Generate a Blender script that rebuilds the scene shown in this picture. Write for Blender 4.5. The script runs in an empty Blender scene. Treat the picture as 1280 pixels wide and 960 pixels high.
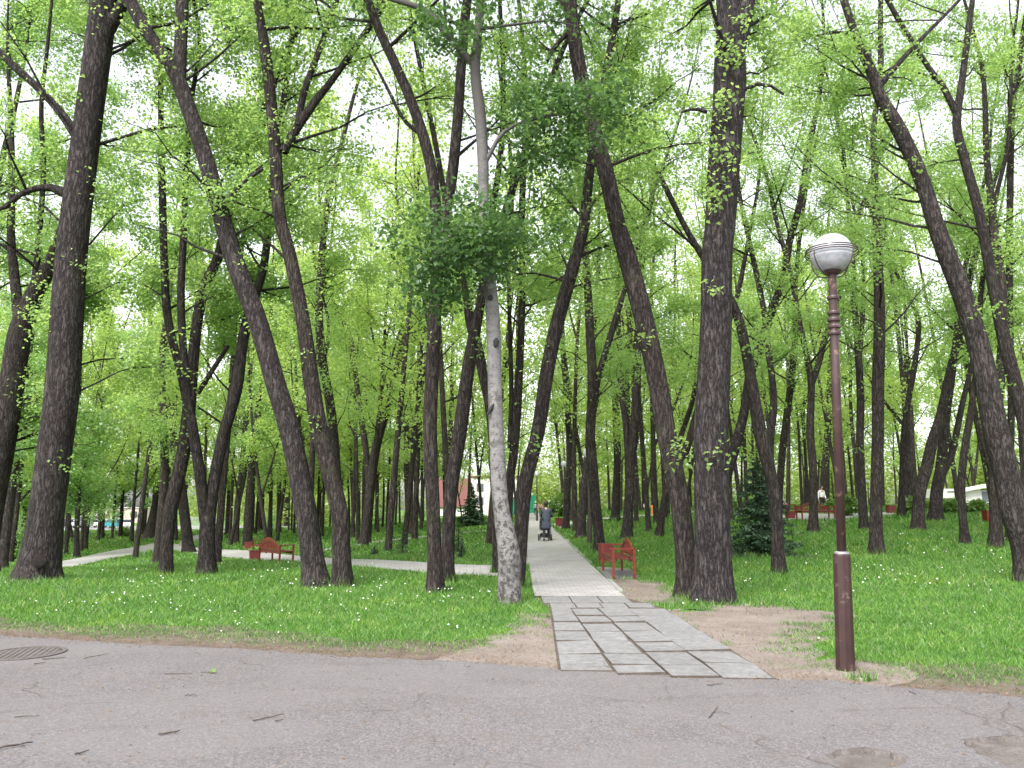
import bpy, bmesh, math, random
import numpy as np
from mathutils import Vector, Matrix

# ------------------------------------------------------------------ scene, camera model
SC = bpy.context.scene
COL = SC.collection
CW, CH, FPX, EYE = 1280.0, 960.0, 960.0, 1.65
PITCH = math.atan(150.0 / 960.0)
CP, SP = math.cos(PITCH), math.sin(PITCH)
RNG = np.random.default_rng(7)
random.seed(7)


def sstep(a, b, x):
    t = min(1.0, max(0.0, (x - a) / (b - a)))
    return t * t * (3 - 2 * t)


def ground(x, y):
    """height of the park: level at the road, falling away to one side and rising to the other"""
    s = sstep(15.0, 36.0, y)
    if s == 0:
        return 0.0
    if x < 0:
        z = 2.4 * math.tanh(0.075 * x / 2.4)
    else:
        z = 1.45 * math.tanh(0.075 * x / 1.45)
    return s * z + 0.03 * s * math.sin(0.35 * x + 0.2 * y) * math.sin(0.27 * y)


def ray(px, py):
    u = (px - CW / 2) / FPX
    v = (CH / 2 - py) / FPX
    y = CP - v * SP
    return u / y, (SP + v * CP) / y          # dx/dy, dz/dy


def at(px, py, Y):
    a, b = ray(px, py)
    return Vector((a * Y, Y, EYE + b * Y))


def hit(px, py, ymax=220.0):
    a, b = ray(px, py)
    Y = 2.0
    while Y < ymax:
        if EYE + b * Y <= ground(a * Y, Y):
            break
        Y += 0.2
    lo, hi = Y - 0.2, Y
    for _ in range(12):
        m = (lo + hi) / 2
        if EYE + b * m <= ground(a * m, m):
            hi = m
        else:
            lo = m
    return Vector((a * hi, hi, ground(a * hi, hi)))


def pxm(p):
    """metres that one photo pixel covers at point p"""
    return (p.y * CP + (p.z - EYE) * SP) / FPX


# ------------------------------------------------------------------ object helpers
def tag(o, label=None, cat=None, group=None, kind=None):
    if label:
        o["label"] = label
    if cat:
        o["category"] = cat
    if group:
        o["group"] = group
    if kind:
        o["kind"] = kind
    return o


def thing(name, label, cat, loc, rz=0.0, group=None):
    o = bpy.data.objects.new(name, None)
    o.empty_display_size = 0.2
    COL.objects.link(o)
    o.location = loc
    o.rotation_euler = (0, 0, rz)
    return tag(o, label, cat, group)


def link(name, me, mat=None, parent=None):
    o = bpy.data.objects.new(name, me)
    COL.objects.link(o)
    if mat is not None:
        me.materials.append(mat)
    if parent is not None:
        o.parent = parent
    return o


def np_mesh(name, V, Fs, smooth=False):
    """V (n,3); Fs (m,k) uniform polygons"""
    me = bpy.data.meshes.new(name)
    V = np.asarray(V, dtype=np.float32)
    Fs = np.asarray(Fs, dtype=np.int32)
    m, k = Fs.shape
    me.vertices.add(len(V))
    me.vertices.foreach_set("co", V.ravel())
    me.loops.add(m * k)
    me.loops.foreach_set("vertex_index", Fs.ravel())
    me.polygons.add(m)
    me.polygons.foreach_set("loop_start", np.arange(0, m * k, k, dtype=np.int32))
    try:
        me.polygons.foreach_set("loop_total", np.full(m, k, dtype=np.int32))
    except Exception:
        pass
    if smooth:
        me.polygons.foreach_set("use_smooth", np.ones(m, dtype=bool))
    me.update(calc_edges=True)
    me.validate()
    return me


class MB:
    """collects shapes, builds ONE mesh object"""

    def __init__(self):
        self.v, self.f = [], []

    def add(self, vs, fs):
        b = len(self.v)
        self.v += [tuple(p) for p in vs]
        self.f += [tuple(i + b for i in q) for q in fs]
        return self

    def box(self, c, s, rot=None, taper=1.0):
        hx, hy, hz = s[0] / 2, s[1] / 2, s[2] / 2
        vs = []
        for z, k in ((-hz, 1.0), (hz, taper)):
            vs += [(-hx * k, -hy * k, z), (hx * k, -hy * k, z), (hx * k, hy * k, z), (-hx * k, hy * k, z)]
        vs = [Vector(p) for p in vs]
        if rot is not None:
            vs = [rot @ p for p in vs]
        c = Vector(c)
        return self.add([p + c for p in vs], [(3, 2, 1, 0), (4, 5, 6, 7), (0, 1, 5, 4), (1, 2, 6, 5), (2, 3, 7, 6), (3, 0, 4, 7)])

    def bar(self, a, b, w, h=None, up=(0, 0, 1)):
        a, b = Vector(a), Vector(b)
        d = (b - a)
        L = d.length
        d.normalize()
        u = Vector(up)
        if abs(d.dot(u)) > 0.95:
            u = Vector((1, 0, 0))
        s = d.cross(u).normalized()
        u = s.cross(d)
        h = h or w
        R = Matrix((s, d, u)).transposed()
        return self.box((a + b) / 2, (w, L, h), R)

    def tube(self, pts, rad, n=8, cap=True):
        V, Fq = tube_np([tuple(p) for p in pts], rad if hasattr(rad, "__len__") else [rad] * len(pts), n)
        b = len(self.v)
        self.v += [tuple(p) for p in V]
        self.f += [tuple(int(i) + b for i in q) for q in Fq]
        if cap:
            k = len(V) - n
            self.f.append(tuple(b + i for i in reversed(range(n))))
            self.f.append(tuple(b + k + i for i in range(n)))
        return self

    def lathe(self, prof, n=20, c=(0, 0, 0)):
        """prof: (r,z) list"""
        b = len(self.v)
        for r, z in prof:
            for i in range(n):
                a = 2 * math.pi * i / n
                self.v.append((c[0] + r * math.cos(a), c[1] + r * math.sin(a), c[2] + z))
        for j in range(len(prof) - 1):
            for i in range(n):
                i2 = (i + 1) % n
                self.f.append((b + j * n + i, b + j * n + i2, b + (j + 1) * n + i2, b + (j + 1) * n + i))
        self.f.append(tuple(b + i for i in reversed(range(n))))
        self.f.append(tuple(b + (len(prof) - 1) * n + i for i in range(n)))
        return self

    def torus(self, c, R, r, axis="z", n=28, m=8):
        b = len(self.v)
        for i in range(n):
            a = 2 * math.pi * i / n
            for j in range(m):
                t = 2 * math.pi * j / m
                q, h = R + r * math.cos(t), r * math.sin(t)
                p = {"z": (q * math.cos(a), q * math.sin(a), h), "x": (h, q * math.cos(a), q * math.sin(a)), "y": (q * math.cos(a), h, q * math.sin(a))}[axis]
                self.v.append((p[0] + c[0], p[1] + c[1], p[2] + c[2]))
        for i in range(n):
            for j in range(m):
                i2, j2 = (i + 1) % n, (j + 1) % m
                self.f.append((b + i * m + j, b + i2 * m + j, b + i2 * m + j2, b + i * m + j2))
        return self

    def prism(self, poly, a, b, axis="y"):
        """poly of 2-D points extruded from a to b along axis; points are the other two coords in order"""
        n = len(poly)

        def P(p, t):
            return {"y": (p[0], t, p[1]), "x": (t, p[0], p[1]), "z": (p[0], p[1], t)}[axis]

        vs = [P(p, a) for p in poly] + [P(p, b) for p in poly]
        fs = [tuple(range(n)), tuple(range(2 * n - 1, n - 1, -1))]
        fs += [(i, (i + 1) % n + 0, (i + 1) % n + n, i + n)[::-1] for i in range(n)]
        return self.add(vs, fs)

    def build(self, name, mat, parent=None, smooth=False, bevel=0.0):
        me = bpy.data.meshes.new(name)
        me.from_pydata(self.v, [], self.f)
        bm = bmesh.new()
        bm.from_mesh(me)
        bmesh.ops.recalc_face_normals(bm, faces=bm.faces)
        if bevel > 0:
            ed = [e for e in bm.edges if len(e.link_faces) == 2 and e.calc_face_angle(0) > 0.6]
            bmesh.ops.bevel(bm, geom=ed, offset=bevel, segments=2, affect="EDGES", clamp_overlap=True)
        for f in bm.faces:
            f.smooth = smooth
        bm.to_mesh(me)
        bm.free()
        return link(name, me, mat, parent)


def tube_np(P, R, n, phase=0.0, wob=None):
    P = np.asarray(P, dtype=float)
    R = np.asarray(R, dtype=float)
    T = np.gradient(P, axis=0)
    T /= np.linalg.norm(T, axis=1, keepdims=True) + 1e-9
    ref = np.array([0, 1.0, 0]) if abs(T[0][1]) < 0.8 else np.array([1.0, 0, 0])
    S = np.cross(T, ref)
    S /= np.linalg.norm(S, axis=1, keepdims=True) + 1e-9
    U = np.cross(S, T)
    a = np.linspace(0, 2 * np.pi, n, endpoint=False) + phase
    r = np.repeat(R[:, None], n, 1)
    if wob is not None:
        r = r * wob
    V = P[:, None, :] + r[:, :, None] * (np.cos(a)[None, :, None] * S[:, None, :] + np.sin(a)[None, :, None] * U[:, None, :])
    m = len(P)
    i = np.arange(n)
    j = np.arange(m - 1)
    A = j[:, None] * n + i[None, :]
    B = j[:, None] * n + (i[None, :] + 1) % n
    Fq = np.stack([A, B, B + n, A + n], -1).reshape(-1, 4)
    return V.reshape(-1, 3), Fq


# ------------------------------------------------------------------ materials
def nodes(name):
    m = bpy.data.materials.new(name)
    m.use_nodes = True
    nt = m.node_tree
    for n in list(nt.nodes):
        nt.nodes.remove(n)
    out = nt.nodes.new("ShaderNodeOutputMaterial")
    return m, nt, out


def N(nt, t, **kw):
    n = nt.nodes.new(t)
    for k, v in kw.items():
        if k.startswith("in_"):
            key = k[3:]
            key = int(key) if key.isdigit() else key.replace("_", " ")
            n.inputs[key].default_value = v
        else:
            setattr(n, k, v)
    return n


def ramp(nt, fac, stops):
    r = nt.nodes.new("ShaderNodeValToRGB")
    el = r.color_ramp.elements
    while len(el) < len(stops):
        el.new(0.5)
    for e, (p, c) in zip(el, stops):
        e.position = p
        e.color = (*c, 1) if len(c) == 3 else c
    nt.links.new(fac, r.inputs["Fac"])
    return r.outputs["Color"]


def mixc(nt, fac, a, b, mode="MIX"):
    m = nt.nodes.new("ShaderNodeMix")
    m.data_type = "RGBA"
    m.blend_type = mode
    for sock, v in ((m.inputs[0], fac), (m.inputs[6], a), (m.inputs[7], b)):
        if isinstance(v, (int, float)):
            sock.default_value = v
        elif isinstance(v, tuple):
            sock.default_value = (*v, 1) if len(v) == 3 else v
        else:
            nt.links.new(v, sock)
    return m.outputs[2]


def noise(nt, vec, scale, detail=4, rough=0.6, dist=0.0):
    n = N(nt, "ShaderNodeTexNoise", in_Scale=scale, in_Detail=detail, in_Roughness=rough, in_Distortion=dist)
    if vec is not None:
        nt.links.new(vec, n.inputs["Vector"])
    return n.outputs["Fac"]


def mapping(nt, vec, scale=(1, 1, 1), rot=(0, 0, 0)):
    m = N(nt, "ShaderNodeMapping")
    m.inputs["Scale"].default_value = scale
    m.inputs["Rotation"].default_value = rot
    nt.links.new(vec, m.inputs["Vector"])
    return m.outputs["Vector"]


def math_n(nt, op, a, b=None, clamp=False):
    m = N(nt, "ShaderNodeMath", operation=op, use_clamp=clamp)
    for i, v in enumerate((a, b)):
        if v is None:
            continue
        if isinstance(v, (int, float)):
            m.inputs[i].default_value = v
        else:
            nt.links.new(v, m.inputs[i])
    return m.outputs[0]


def bump(nt, h, strength=0.5, dist=0.02):
    b = N(nt, "ShaderNodeBump", in_Strength=strength, in_Distance=dist)
    nt.links.new(h, b.inputs["Height"])
    return b.outputs["Normal"]


def plain(name, col, rough=0.6, var=0.25, scale=8.0, metal=0.0, bmp=0.0, dirt=None, dirt_scale=5.0):
    """paint, metal, cloth: base colour with a little mottling, and optional wear patches"""
    m, nt, out = nodes(name)
    tc = N(nt, "ShaderNodeTexCoord")
    nz = noise(nt, tc.outputs["Object"], scale, 5)
    a = tuple(c * (1 - var) for c in col)
    b = tuple(min(1, c * (1 + var)) for c in col)
    c = ramp(nt, nz, [(0.3, a), (0.7, b)])
    if dirt:
        n2 = noise(nt, tc.outputs["Object"], dirt_scale, 8, 0.7)
        f = ramp(nt, n2, [(0.58, (0, 0, 0)), (0.66, (1, 1, 1))])
        c = mixc(nt, f, c, dirt)
    p = N(nt, "ShaderNodeBsdfPrincipled", in_Roughness=rough, in_Metallic=metal)
    nt.links.new(c, p.inputs["Base Color"])
    if bmp:
        nt.links.new(bump(nt, noise(nt, tc.outputs["Object"], scale * 6, 6), bmp, 0.01), p.inputs["Normal"])
    nt.links.new(p.outputs[0], out.inputs[0])
    return m


def leaf_mat(name, dif, tra, hue_to, tmix=0.55, gloss=0.06, big=0.35):
    m, nt, out = nodes(name)
    g = N(nt, "ShaderNodeNewGeometry")
    oi = N(nt, "ShaderNodeObjectInfo")
    nz = noise(nt, g.outputs["Position"], big, 3)
    f = math_n(nt, "ADD", math_n(nt, "MULTIPLY", g.outputs["Random Per Island"], 0.55), math_n(nt, "MULTIPLY", math_n(nt, "SUBTRACT", nz, 0.28, True), 0.9), True)
    f = math_n(nt, "ADD", math_n(nt, "MULTIPLY", f, 0.75), math_n(nt, "MULTIPLY", oi.outputs["Random"], 0.25), True)
    dc = mixc(nt, f, dif, tuple(a * b for a, b in zip(dif, hue_to)))
    tcx = mixc(nt, f, tra, tuple(a * b for a, b in zip(tra, hue_to)))
    d = N(nt, "ShaderNodeBsdfDiffuse")
    t = N(nt, "ShaderNodeBsdfTranslucent")
    nt.links.new(dc, d.inputs[0])
    nt.links.new(tcx, t.inputs[0])
    mx = N(nt, "ShaderNodeMixShader", in_0=tmix)
    nt.links.new(d.outputs[0], mx.inputs[1])
    nt.links.new(t.outputs[0], mx.inputs[2])
    gl = N(nt, "ShaderNodeBsdfGlossy", in_Roughness=0.45)
    gl.inputs[0].default_value = (0.9, 0.95, 1, 1)
    m2 = N(nt, "ShaderNodeMixShader", in_0=gloss)
    nt.links.new(mx.outputs[0], m2.inputs[1])
    nt.links.new(gl.outputs[0], m2.inputs[2])
    nt.links.new(m2.outputs[0], out.inputs[0])
    return m


def bark_mat(name, dark, light, moss=None, sx=17.0, sz=3.6):
    m, nt, out = nodes(name)
    tc = N(nt, "ShaderNodeTexCoord")
    oi = N(nt, "ShaderNodeObjectInfo")
    v0 = mapping(nt, tc.outputs["Object"], (sx, sx, sz))
    wn = N(nt, "ShaderNodeTexNoise", in_Scale=0.35, in_Detail=3)
    nt.links.new(v0, wn.inputs["Vector"])
    v = mixc(nt, 0.9, v0, wn.outputs["Color"], "ADD")
    r1 = math_n(nt, "ABSOLUTE", math_n(nt, "SUBTRACT", noise(nt, v, 0.95, 3, 0.55), 0.5))
    r2 = math_n(nt, "ABSOLUTE", math_n(nt, "SUBTRACT", noise(nt, mapping(nt, v, (1, 1, 1.7), (0.1, 0.06, 0)), 2.1, 4, 0.6), 0.5))
    fine = noise(nt, v0, 3.2, 8, 0.8)
    h = math_n(nt, "ADD", math_n(nt, "ADD", math_n(nt, "MULTIPLY", math_n(nt, "MINIMUM", r1, 0.16), 2.2), math_n(nt, "MULTIPLY", math_n(nt, "MINIMUM", r2, 0.16), 1.5)), math_n(nt, "MULTIPLY", fine, 0.45))
    c = ramp(nt, h, [(0.22, tuple(x * 0.25 for x in dark)), (0.42, tuple(x * 0.8 for x in dark)), (0.62, tuple((x + y) / 2 for x, y in zip(dark, light))), (0.86, tuple(x * 1.25 for x in light))])
    big = noise(nt, tc.outputs["Object"], 1.3, 4)
    c = mixc(nt, 1.0, c, ramp(nt, big, [(0.3, (0.8, 0.8, 0.82)), (0.7, (1.15, 1.12, 1.08))]), "MULTIPLY")
    if moss:
        n2 = noise(nt, tc.outputs["Object"], 2.5, 6, 0.7)
        c = mixc(nt, ramp(nt, n2, [(0.55, (0, 0, 0)), (0.72, (0.7, 0.7, 0.7))]), c, moss)
    c = mixc(nt, 1.0, c, ramp(nt, oi.outputs["Random"], [(0, (0.85, 0.85, 0.88)), (1, (1.12, 1.08, 1.03))]), "MULTIPLY")
    p = N(nt, "ShaderNodeBsdfPrincipled", in_Roughness=0.95)
    p.inputs["Specular IOR Level"].default_value = 0.15
    nt.links.new(c, p.inputs["Base Color"])
    nt.links.new(bump(nt, h, 1.0, 0.045), p.inputs["Normal"])
    nt.links.new(p.outputs[0], out.inputs[0])
    return m


def white_bark_mat():
    m, nt, out = nodes("white_bark")
    tc = N(nt, "ShaderNodeTexCoord")
    ob = tc.outputs["Object"]
    v = mapping(nt, ob, (5, 5, 26))
    lent = noise(nt, v, 1.6, 6, 0.8)
    spots = noise(nt, mapping(nt, ob, (9, 9, 8)), 1.3, 7, 0.8)
    c = ramp(nt, noise(nt, ob, 2.2, 5), [(0.3, (0.115, 0.109, 0.110)), (0.7, (0.235, 0.226, 0.226))])
    c = mixc(nt, ramp(nt, lent, [(0.53, (0, 0, 0)), (0.64, (0.9, 0.9, 0.9))]), c, (0.045, 0.04, 0.038))
    sep = N(nt, "ShaderNodeSeparateXYZ")
    nt.links.new(ob, sep.inputs[0])
    lowf = math_n(nt, "SUBTRACT", 1.0, math_n(nt, "DIVIDE", sep.outputs[2], 3.4), True)      # rough grey-brown bark near the root
    thr = math_n(nt, "SUBTRACT", spots, math_n(nt, "SUBTRACT", 0.555, math_n(nt, "MULTIPLY", lowf, 0.10)))
    c = mixc(nt, math_n(nt, "MULTIPLY", thr, 14.0, True), c, (0.038, 0.032, 0.030))
    pt = noise(nt, mapping(nt, ob, (3.2, 3.2, 2.2)), 1.0, 5, 0.7, 0.4)
    c = mixc(nt, ramp(nt, pt, [(0.55, (0, 0, 0)), (0.62, (0.75, 0.75, 0.75))]), c, (0.062, 0.055, 0.052))
    upf = math_n(nt, "MULTIPLY", math_n(nt, "SUBTRACT", sep.outputs[2], 6.4), 0.40, True)    # older dark bark high up
    c = mixc(nt, math_n(nt, "MULTIPLY", upf, 0.93), c, (0.055, 0.049, 0.045))
    p = N(nt, "ShaderNodeBsdfPrincipled", in_Roughness=0.85)
    nt.links.new(c, p.inputs["Base Color"])
    nt.links.new(bump(nt, math_n(nt, "ADD", spots, lent), 0.6, 0.02), p.inputs["Normal"])
    nt.links.new(p.outputs[0], out.inputs[0])
    return m


def asphalt_mat(name="asphalt", base=(0.124, 0.115, 0.119), cracks=True):
    m, nt, out = nodes(name)
    tc = N(nt, "ShaderNodeTexCoord")
    ob = tc.outputs["Object"]
    grain = noise(nt, ob, 90, 3, 0.8)
    mid = noise(nt, ob, 1.1, 6, 0.65)
    big = noise(nt, ob, 0.22, 3)
    sp = N(nt, "ShaderNodeTexVoronoi", in_Scale=75.0)
    nt.links.new(ob, sp.inputs["Vector"])
    c = ramp(nt, mid, [(0.28, tuple(x * 0.84 for x in base)), (0.5, base), (0.75, tuple(x * 1.12 for x in base))])
    c = mixc(nt, 1.0, c, ramp(nt, big, [(0.35, (0.9, 0.88, 0.87)), (0.65, (1.06, 1.06, 1.08))]), "MULTIPLY")
    c = mixc(nt, 1.0, c, ramp(nt, grain, [(0.3, (0.66, 0.66, 0.66)), (0.5, (1, 1, 1)), (0.72, (1.3, 1.28, 1.26))]), "MULTIPLY")
    c = mixc(nt, 0.35, c, ramp(nt, sp.outputs["Color"], [(0.2, (0.055, 0.053, 0.055)), (0.5, base), (0.9, (0.28, 0.26, 0.26))]))
    h = grain
    if cracks:
        w = N(nt, "ShaderNodeTexNoise", in_Scale=2.2, in_Detail=5)
        nt.links.new(ob, w.inputs["Vector"])
        wv = mixc(nt, 0.35, ob, w.outputs["Color"], "ADD")
        vo = N(nt, "ShaderNodeTexVoronoi", feature="DISTANCE_TO_EDGE", in_Scale=0.55)
        nt.links.new(wv, vo.inputs["Vector"])
        line = ramp(nt, vo.outputs["Distance"], [(0.0, (1, 1, 1)), (0.007, (0, 0, 0))])
        msk = ramp(nt, noise(nt, ob, 0.75, 3), [(0.44, (0, 0, 0)), (0.58, (0.85, 0.85, 0.85))])
        k = mixc(nt, 1.0, line, msk, "MULTIPLY")
        c = mixc(nt, k, c, (0.055, 0.045, 0.038))
        stain = ramp(nt, noise(nt, ob, 2.7, 6, 0.7), [(0.54, (0, 0, 0)), (0.72, (0.5, 0.5, 0.5))])
        c = mixc(nt, stain, c, (0.115, 0.098, 0.087))
        pat = ramp(nt, noise(nt, mapping(nt, ob, (0.35, 1, 1)), 0.9, 2, 0.5, 0.6), [(0.50, (0, 0, 0)), (0.53, (0.3, 0.3, 0.3))])
        c = mixc(nt, pat, c, (0.150, 0.140, 0.143))
    p = N(nt, "ShaderNodeBsdfPrincipled", in_Roughness=0.88)
    p.inputs["Specular IOR Level"].default_value = 0.3
    nt.links.new(c, p.inputs["Base Color"])
    nt.links.new(bump(nt, h, 0.35, 0.01), p.inputs["Normal"])
    nt.links.new(p.outputs[0], out.inputs[0])
    return m


def soil_mat(name, a, b, scale=2.0, speck=True):
    m, nt, out = nodes(name)
    g = N(nt, "ShaderNodeNewGeometry")
    ps = g.outputs["Position"]
    n1 = noise(nt, ps, scale, 7, 0.7)
    n2 = noise(nt, ps, scale * 14, 5, 0.7)
    c = ramp(nt, n1, [(0.3, a), (0.68, b)])
    c = mixc(nt, 1.0, c, ramp(nt, n2, [(0.3, (0.7, 0.7, 0.7)), (0.7, (1.22, 1.22, 1.22))]), "MULTIPLY")
    if speck:
        vo = N(nt, "ShaderNodeTexVoronoi", in_Scale=38.0)
        nt.links.new(ps, vo.inputs["Vector"])
        s = ramp(nt, vo.outputs["Distance"], [(0.05, (1, 1, 1)), (0.16, (0, 0, 0))])
        c = mixc(nt, mixc(nt, 1.0, s, ramp(nt, vo.outputs["Color"], [(0.72, (0, 0, 0)), (0.8, (0.8, 0.8, 0.8))]), "MULTIPLY"), c, (0.10, 0.07, 0.045))
    p = N(nt, "ShaderNodeBsdfPrincipled", in_Roughness=0.95)
    p.inputs["Specular IOR Level"].default_value = 0.15
    nt.links.new(c, p.inputs["Base Color"])
    nt.links.new(bump(nt, math_n(nt, "ADD", n1, math_n(nt, "MULTIPLY", n2, 0.4)), 0.7, 0.03), p.inputs["Normal"])
    nt.links.new(p.outputs[0], out.inputs[0])
    return m


def paver_mat():
    m, nt, out = nodes("pavers")
    tc = N(nt, "ShaderNodeTexCoord")
    br = N(nt, "ShaderNodeTexBrick", in_Scale=1.0)
    br.inputs["Mortar Size"].default_value = 0.011
    br.inputs["Mortar Smooth"].default_value = 0.3
    br.inputs["Brick Width"].default_value = 0.21
    br.inputs["Row Height"].default_value = 0.21
    br.inputs["Color1"].default_value = (0.285, 0.273, 0.279, 1)
    br.inputs["Color2"].default_value = (0.33, 0.316, 0.323, 1)
    br.inputs["Mortar"].default_value = (0.235, 0.22, 0.205, 1)
    nt.links.new(tc.outputs["UV"], br.inputs["Vector"])
    g = N(nt, "ShaderNodeNewGeometry")
    c = mixc(nt, 1.0, br.outputs["Color"], ramp(nt, noise(nt, g.outputs["Position"], 1.1, 6, 0.7), [(0.3, (0.84, 0.83, 0.8)), (0.7, (1.1, 1.1, 1.1))]), "MULTIPLY")
    p = N(nt, "ShaderNodeBsdfPrincipled", in_Roughness=0.85)
    nt.links.new(c, p.inputs["Base Color"])
    nt.links.new(bump(nt, br.outputs["Fac"], -0.35, 0.01), p.inputs["Normal"])
    nt.links.new(p.outputs[0], out.inputs[0])
    return m


def glass_white(name):
    m, nt, out = nodes(name)
    p = N(nt, "ShaderNodeBsdfPrincipled", in_Roughness=0.18)
    p.inputs["Base Color"].default_value = (0.62, 0.635, 0.67, 1)
    p.inputs["Transmission Weight"].default_value = 0.15
    t = N(nt, "ShaderNodeBsdfTranslucent")
    t.inputs[0].default_value = (0.66, 0.68, 0.72, 1)
    mx = N(nt, "ShaderNodeMixShader", in_0=0.45)
    nt.links.new(p.outputs[0], mx.inputs[1])
    nt.links.new(t.outputs[0], mx.inputs[2])
    nt.links.new(mx.outputs[0], out.inputs[0])
    return m


M = {}
M["bark"] = bark_mat("bark", (0.039, 0.033, 0.032), (0.094, 0.081, 0.078), moss=(0.055, 0.06, 0.035))
M["bark_grey"] = bark_mat("bark_grey", (0.046, 0.040, 0.040), (0.110, 0.097, 0.096), sx=15, sz=3.2)
M["bark_far"] = bark_mat("bark_far", (0.048, 0.041, 0.038), (0.105, 0.092, 0.085), sx=13, sz=3.0)
M["white_bark"] = white_bark_mat()
M["leaf"] = leaf_mat("leaf", (0.145, 0.265, 0.080), (0.38, 0.60, 0.17), (1.45, 1.22, 1.15), gloss=0.03)
M["leaf_far"] = leaf_mat("leaf_far", (0.185, 0.305, 0.085), (0.46, 0.66, 0.17), (1.4, 1.2, 1.12), gloss=0.02)
M["leaf_deep"] = leaf_mat("leaf_deep", (0.125, 0.25, 0.075), (0.32, 0.55, 0.13), (1.4, 1.22, 1.15), 0.5)
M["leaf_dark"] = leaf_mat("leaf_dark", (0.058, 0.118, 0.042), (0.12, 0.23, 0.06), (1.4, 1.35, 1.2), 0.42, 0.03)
M["leaf_bright"] = leaf_mat("leaf_bright", (0.17, 0.255, 0.05), (0.30, 0.42, 0.08), (1.5, 1.3, 1.2), 0.4, 0.04, 0.12)
M["needle"] = leaf_mat("needle", (0.034, 0.068, 0.036), (0.03, 0.06, 0.03), (1.9, 1.9, 1.5), 0.25, 0.05)
M["bush"] = leaf_mat("bush", (0.07, 0.145, 0.025), (0.16, 0.30, 0.035), (1.35, 1.25, 1.0), 0.45)


def grass_mat():
    m, nt, out = nodes("grass_blades")
    g = N(nt, "ShaderNodeNewGeometry")
    ri = g.outputs["Random Per Island"]
    c = ramp(nt, ri, [(0.0, (0.015, 0.050, 0.009)), (0.22, (0.050, 0.143, 0.024)), (0.6, (0.102, 0.242, 0.040)), (0.88, (0.17, 0.33, 0.06)), (0.955, (0.28, 0.37, 0.13)), (1.0, (0.36, 0.32, 0.19))])
    big = noise(nt, g.outputs["Position"], 0.75, 4, 0.65)
    c = mixc(nt, 1.0, c, ramp(nt, big, [(0.30, (0.72, 0.80, 0.7)), (0.5, (1, 1, 1)), (0.72, (1.45, 1.22, 1.05))]), "MULTIPLY")
    dry = noise(nt, g.outputs["Position"], 2.3, 4, 0.6)
    c = mixc(nt, ramp(nt, dry, [(0.60, (0, 0, 0)), (0.74, (0.4, 0.4, 0.4))]), c, (0.17, 0.20, 0.07))
    d = N(nt, "ShaderNodeBsdfDiffuse")
    t = N(nt, "ShaderNodeBsdfTranslucent")
    nt.links.new(c, d.inputs[0])
    nt.links.new(mixc(nt, 1.0, c, (1.5, 1.5, 1.1), "MULTIPLY"), t.inputs[0])
    mx = N(nt, "ShaderNodeMixShader", in_0=0.42)
    nt.links.new(d.outputs[0], mx.inputs[1])
    nt.links.new(t.outputs[0], mx.inputs[2])
    gl = N(nt, "ShaderNodeBsdfGlossy", in_Roughness=0.4)
    m2 = N(nt, "ShaderNodeMixShader", in_0=0.035)
    nt.links.new(mx.outputs[0], m2.inputs[1])
    nt.links.new(gl.outputs[0], m2.inputs[2])
    nt.links.new(m2.outputs[0], out.inputs[0])
    return m


M["grass"] = grass_mat()
M["turf"] = soil_mat("turf", (0.06, 0.13, 0.022), (0.10, 0.19, 0.034), 1.6, speck=False)
M["dirt"] = soil_mat("dirt", (0.138, 0.111, 0.096), (0.226, 0.190, 0.171), 1.6)
M["verge"] = soil_mat("verge", (0.08, 0.062, 0.05), (0.165, 0.134, 0.114), 3.0)
M["asphalt"] = asphalt_mat()
M["carpark"] = asphalt_mat("carpark_asphalt", (0.24, 0.235, 0.235), False)
M["soil_and_edge_shade"] = soil_mat("soil_and_edge_shade", (0.065, 0.054, 0.046), (0.12, 0.10, 0.086), 4.0, speck=False)  # bedding soil; the same colour paints shade on the slab sides
M["slab"] = soil_mat("slab_concrete", (0.158, 0.155, 0.156), (0.208, 0.205, 0.206), 0.9)
M["kerb"] = soil_mat("kerb_concrete", (0.27, 0.262, 0.258), (0.35, 0.34, 0.335), 2.0, speck=False)
M["paver"] = paver_mat()
M["hole"] = soil_mat("worn_hole", (0.09, 0.076, 0.07), (0.165, 0.148, 0.141), 4.0)
M["iron"] = plain("cast_iron", (0.11, 0.096, 0.092), 0.75, 0.3, 10, 0.2, 0.3)
M["lamp_paint"] = plain("lamp_paint", (0.048, 0.025, 0.024), 0.45, 0.25, 6, bmp=0.05, dirt=(0.17, 0.10, 0.08), dirt_scale=9)
M["lamp_sleeve"] = plain("lamp_sleeve_paint", (0.030, 0.012, 0.011), 0.45, 0.3, 6, bmp=0.06, dirt=(0.13, 0.09, 0.08), dirt_scale=7)
M["lamp_far"] = plain("lamp_far_paint", (0.03, 0.02, 0.018), 0.5)
M["lamp_steel"] = plain("lamp_steel", (0.30, 0.29, 0.30), 0.4, 0.2, 10, 0.4)
M["globe"] = glass_white("lamp_globe_glass")
M["globe_clear"] = plain("lamp_globe_lower", (0.36, 0.37, 0.395), 0.2, 0.25, 14)
M["red"] = plain("red_paint", (0.155, 0.018, 0.010), 0.4, 0.2, 9, bmp=0.08)
M["red_dark"] = plain("dark_red_paint", (0.125, 0.014, 0.013), 0.5, 0.25, 9)
M["orange"] = plain("orange_paint", (0.62, 0.19, 0.05), 0.5)
M["twig"] = plain("twig_bark", (0.06, 0.045, 0.038), 0.9, 0.35, 30)
M["litter"] = leaf_mat("litter", (0.15, 0.10, 0.06), (0.12, 0.08, 0.04), (1.8, 1.7, 1.6), 0.2, 0.02, 3)
M["petal"] = plain("petal_white", (0.82, 0.82, 0.78), 0.7, 0.08)
M["skin"] = plain("skin", (0.42, 0.25, 0.18), 0.55, 0.08)
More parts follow.
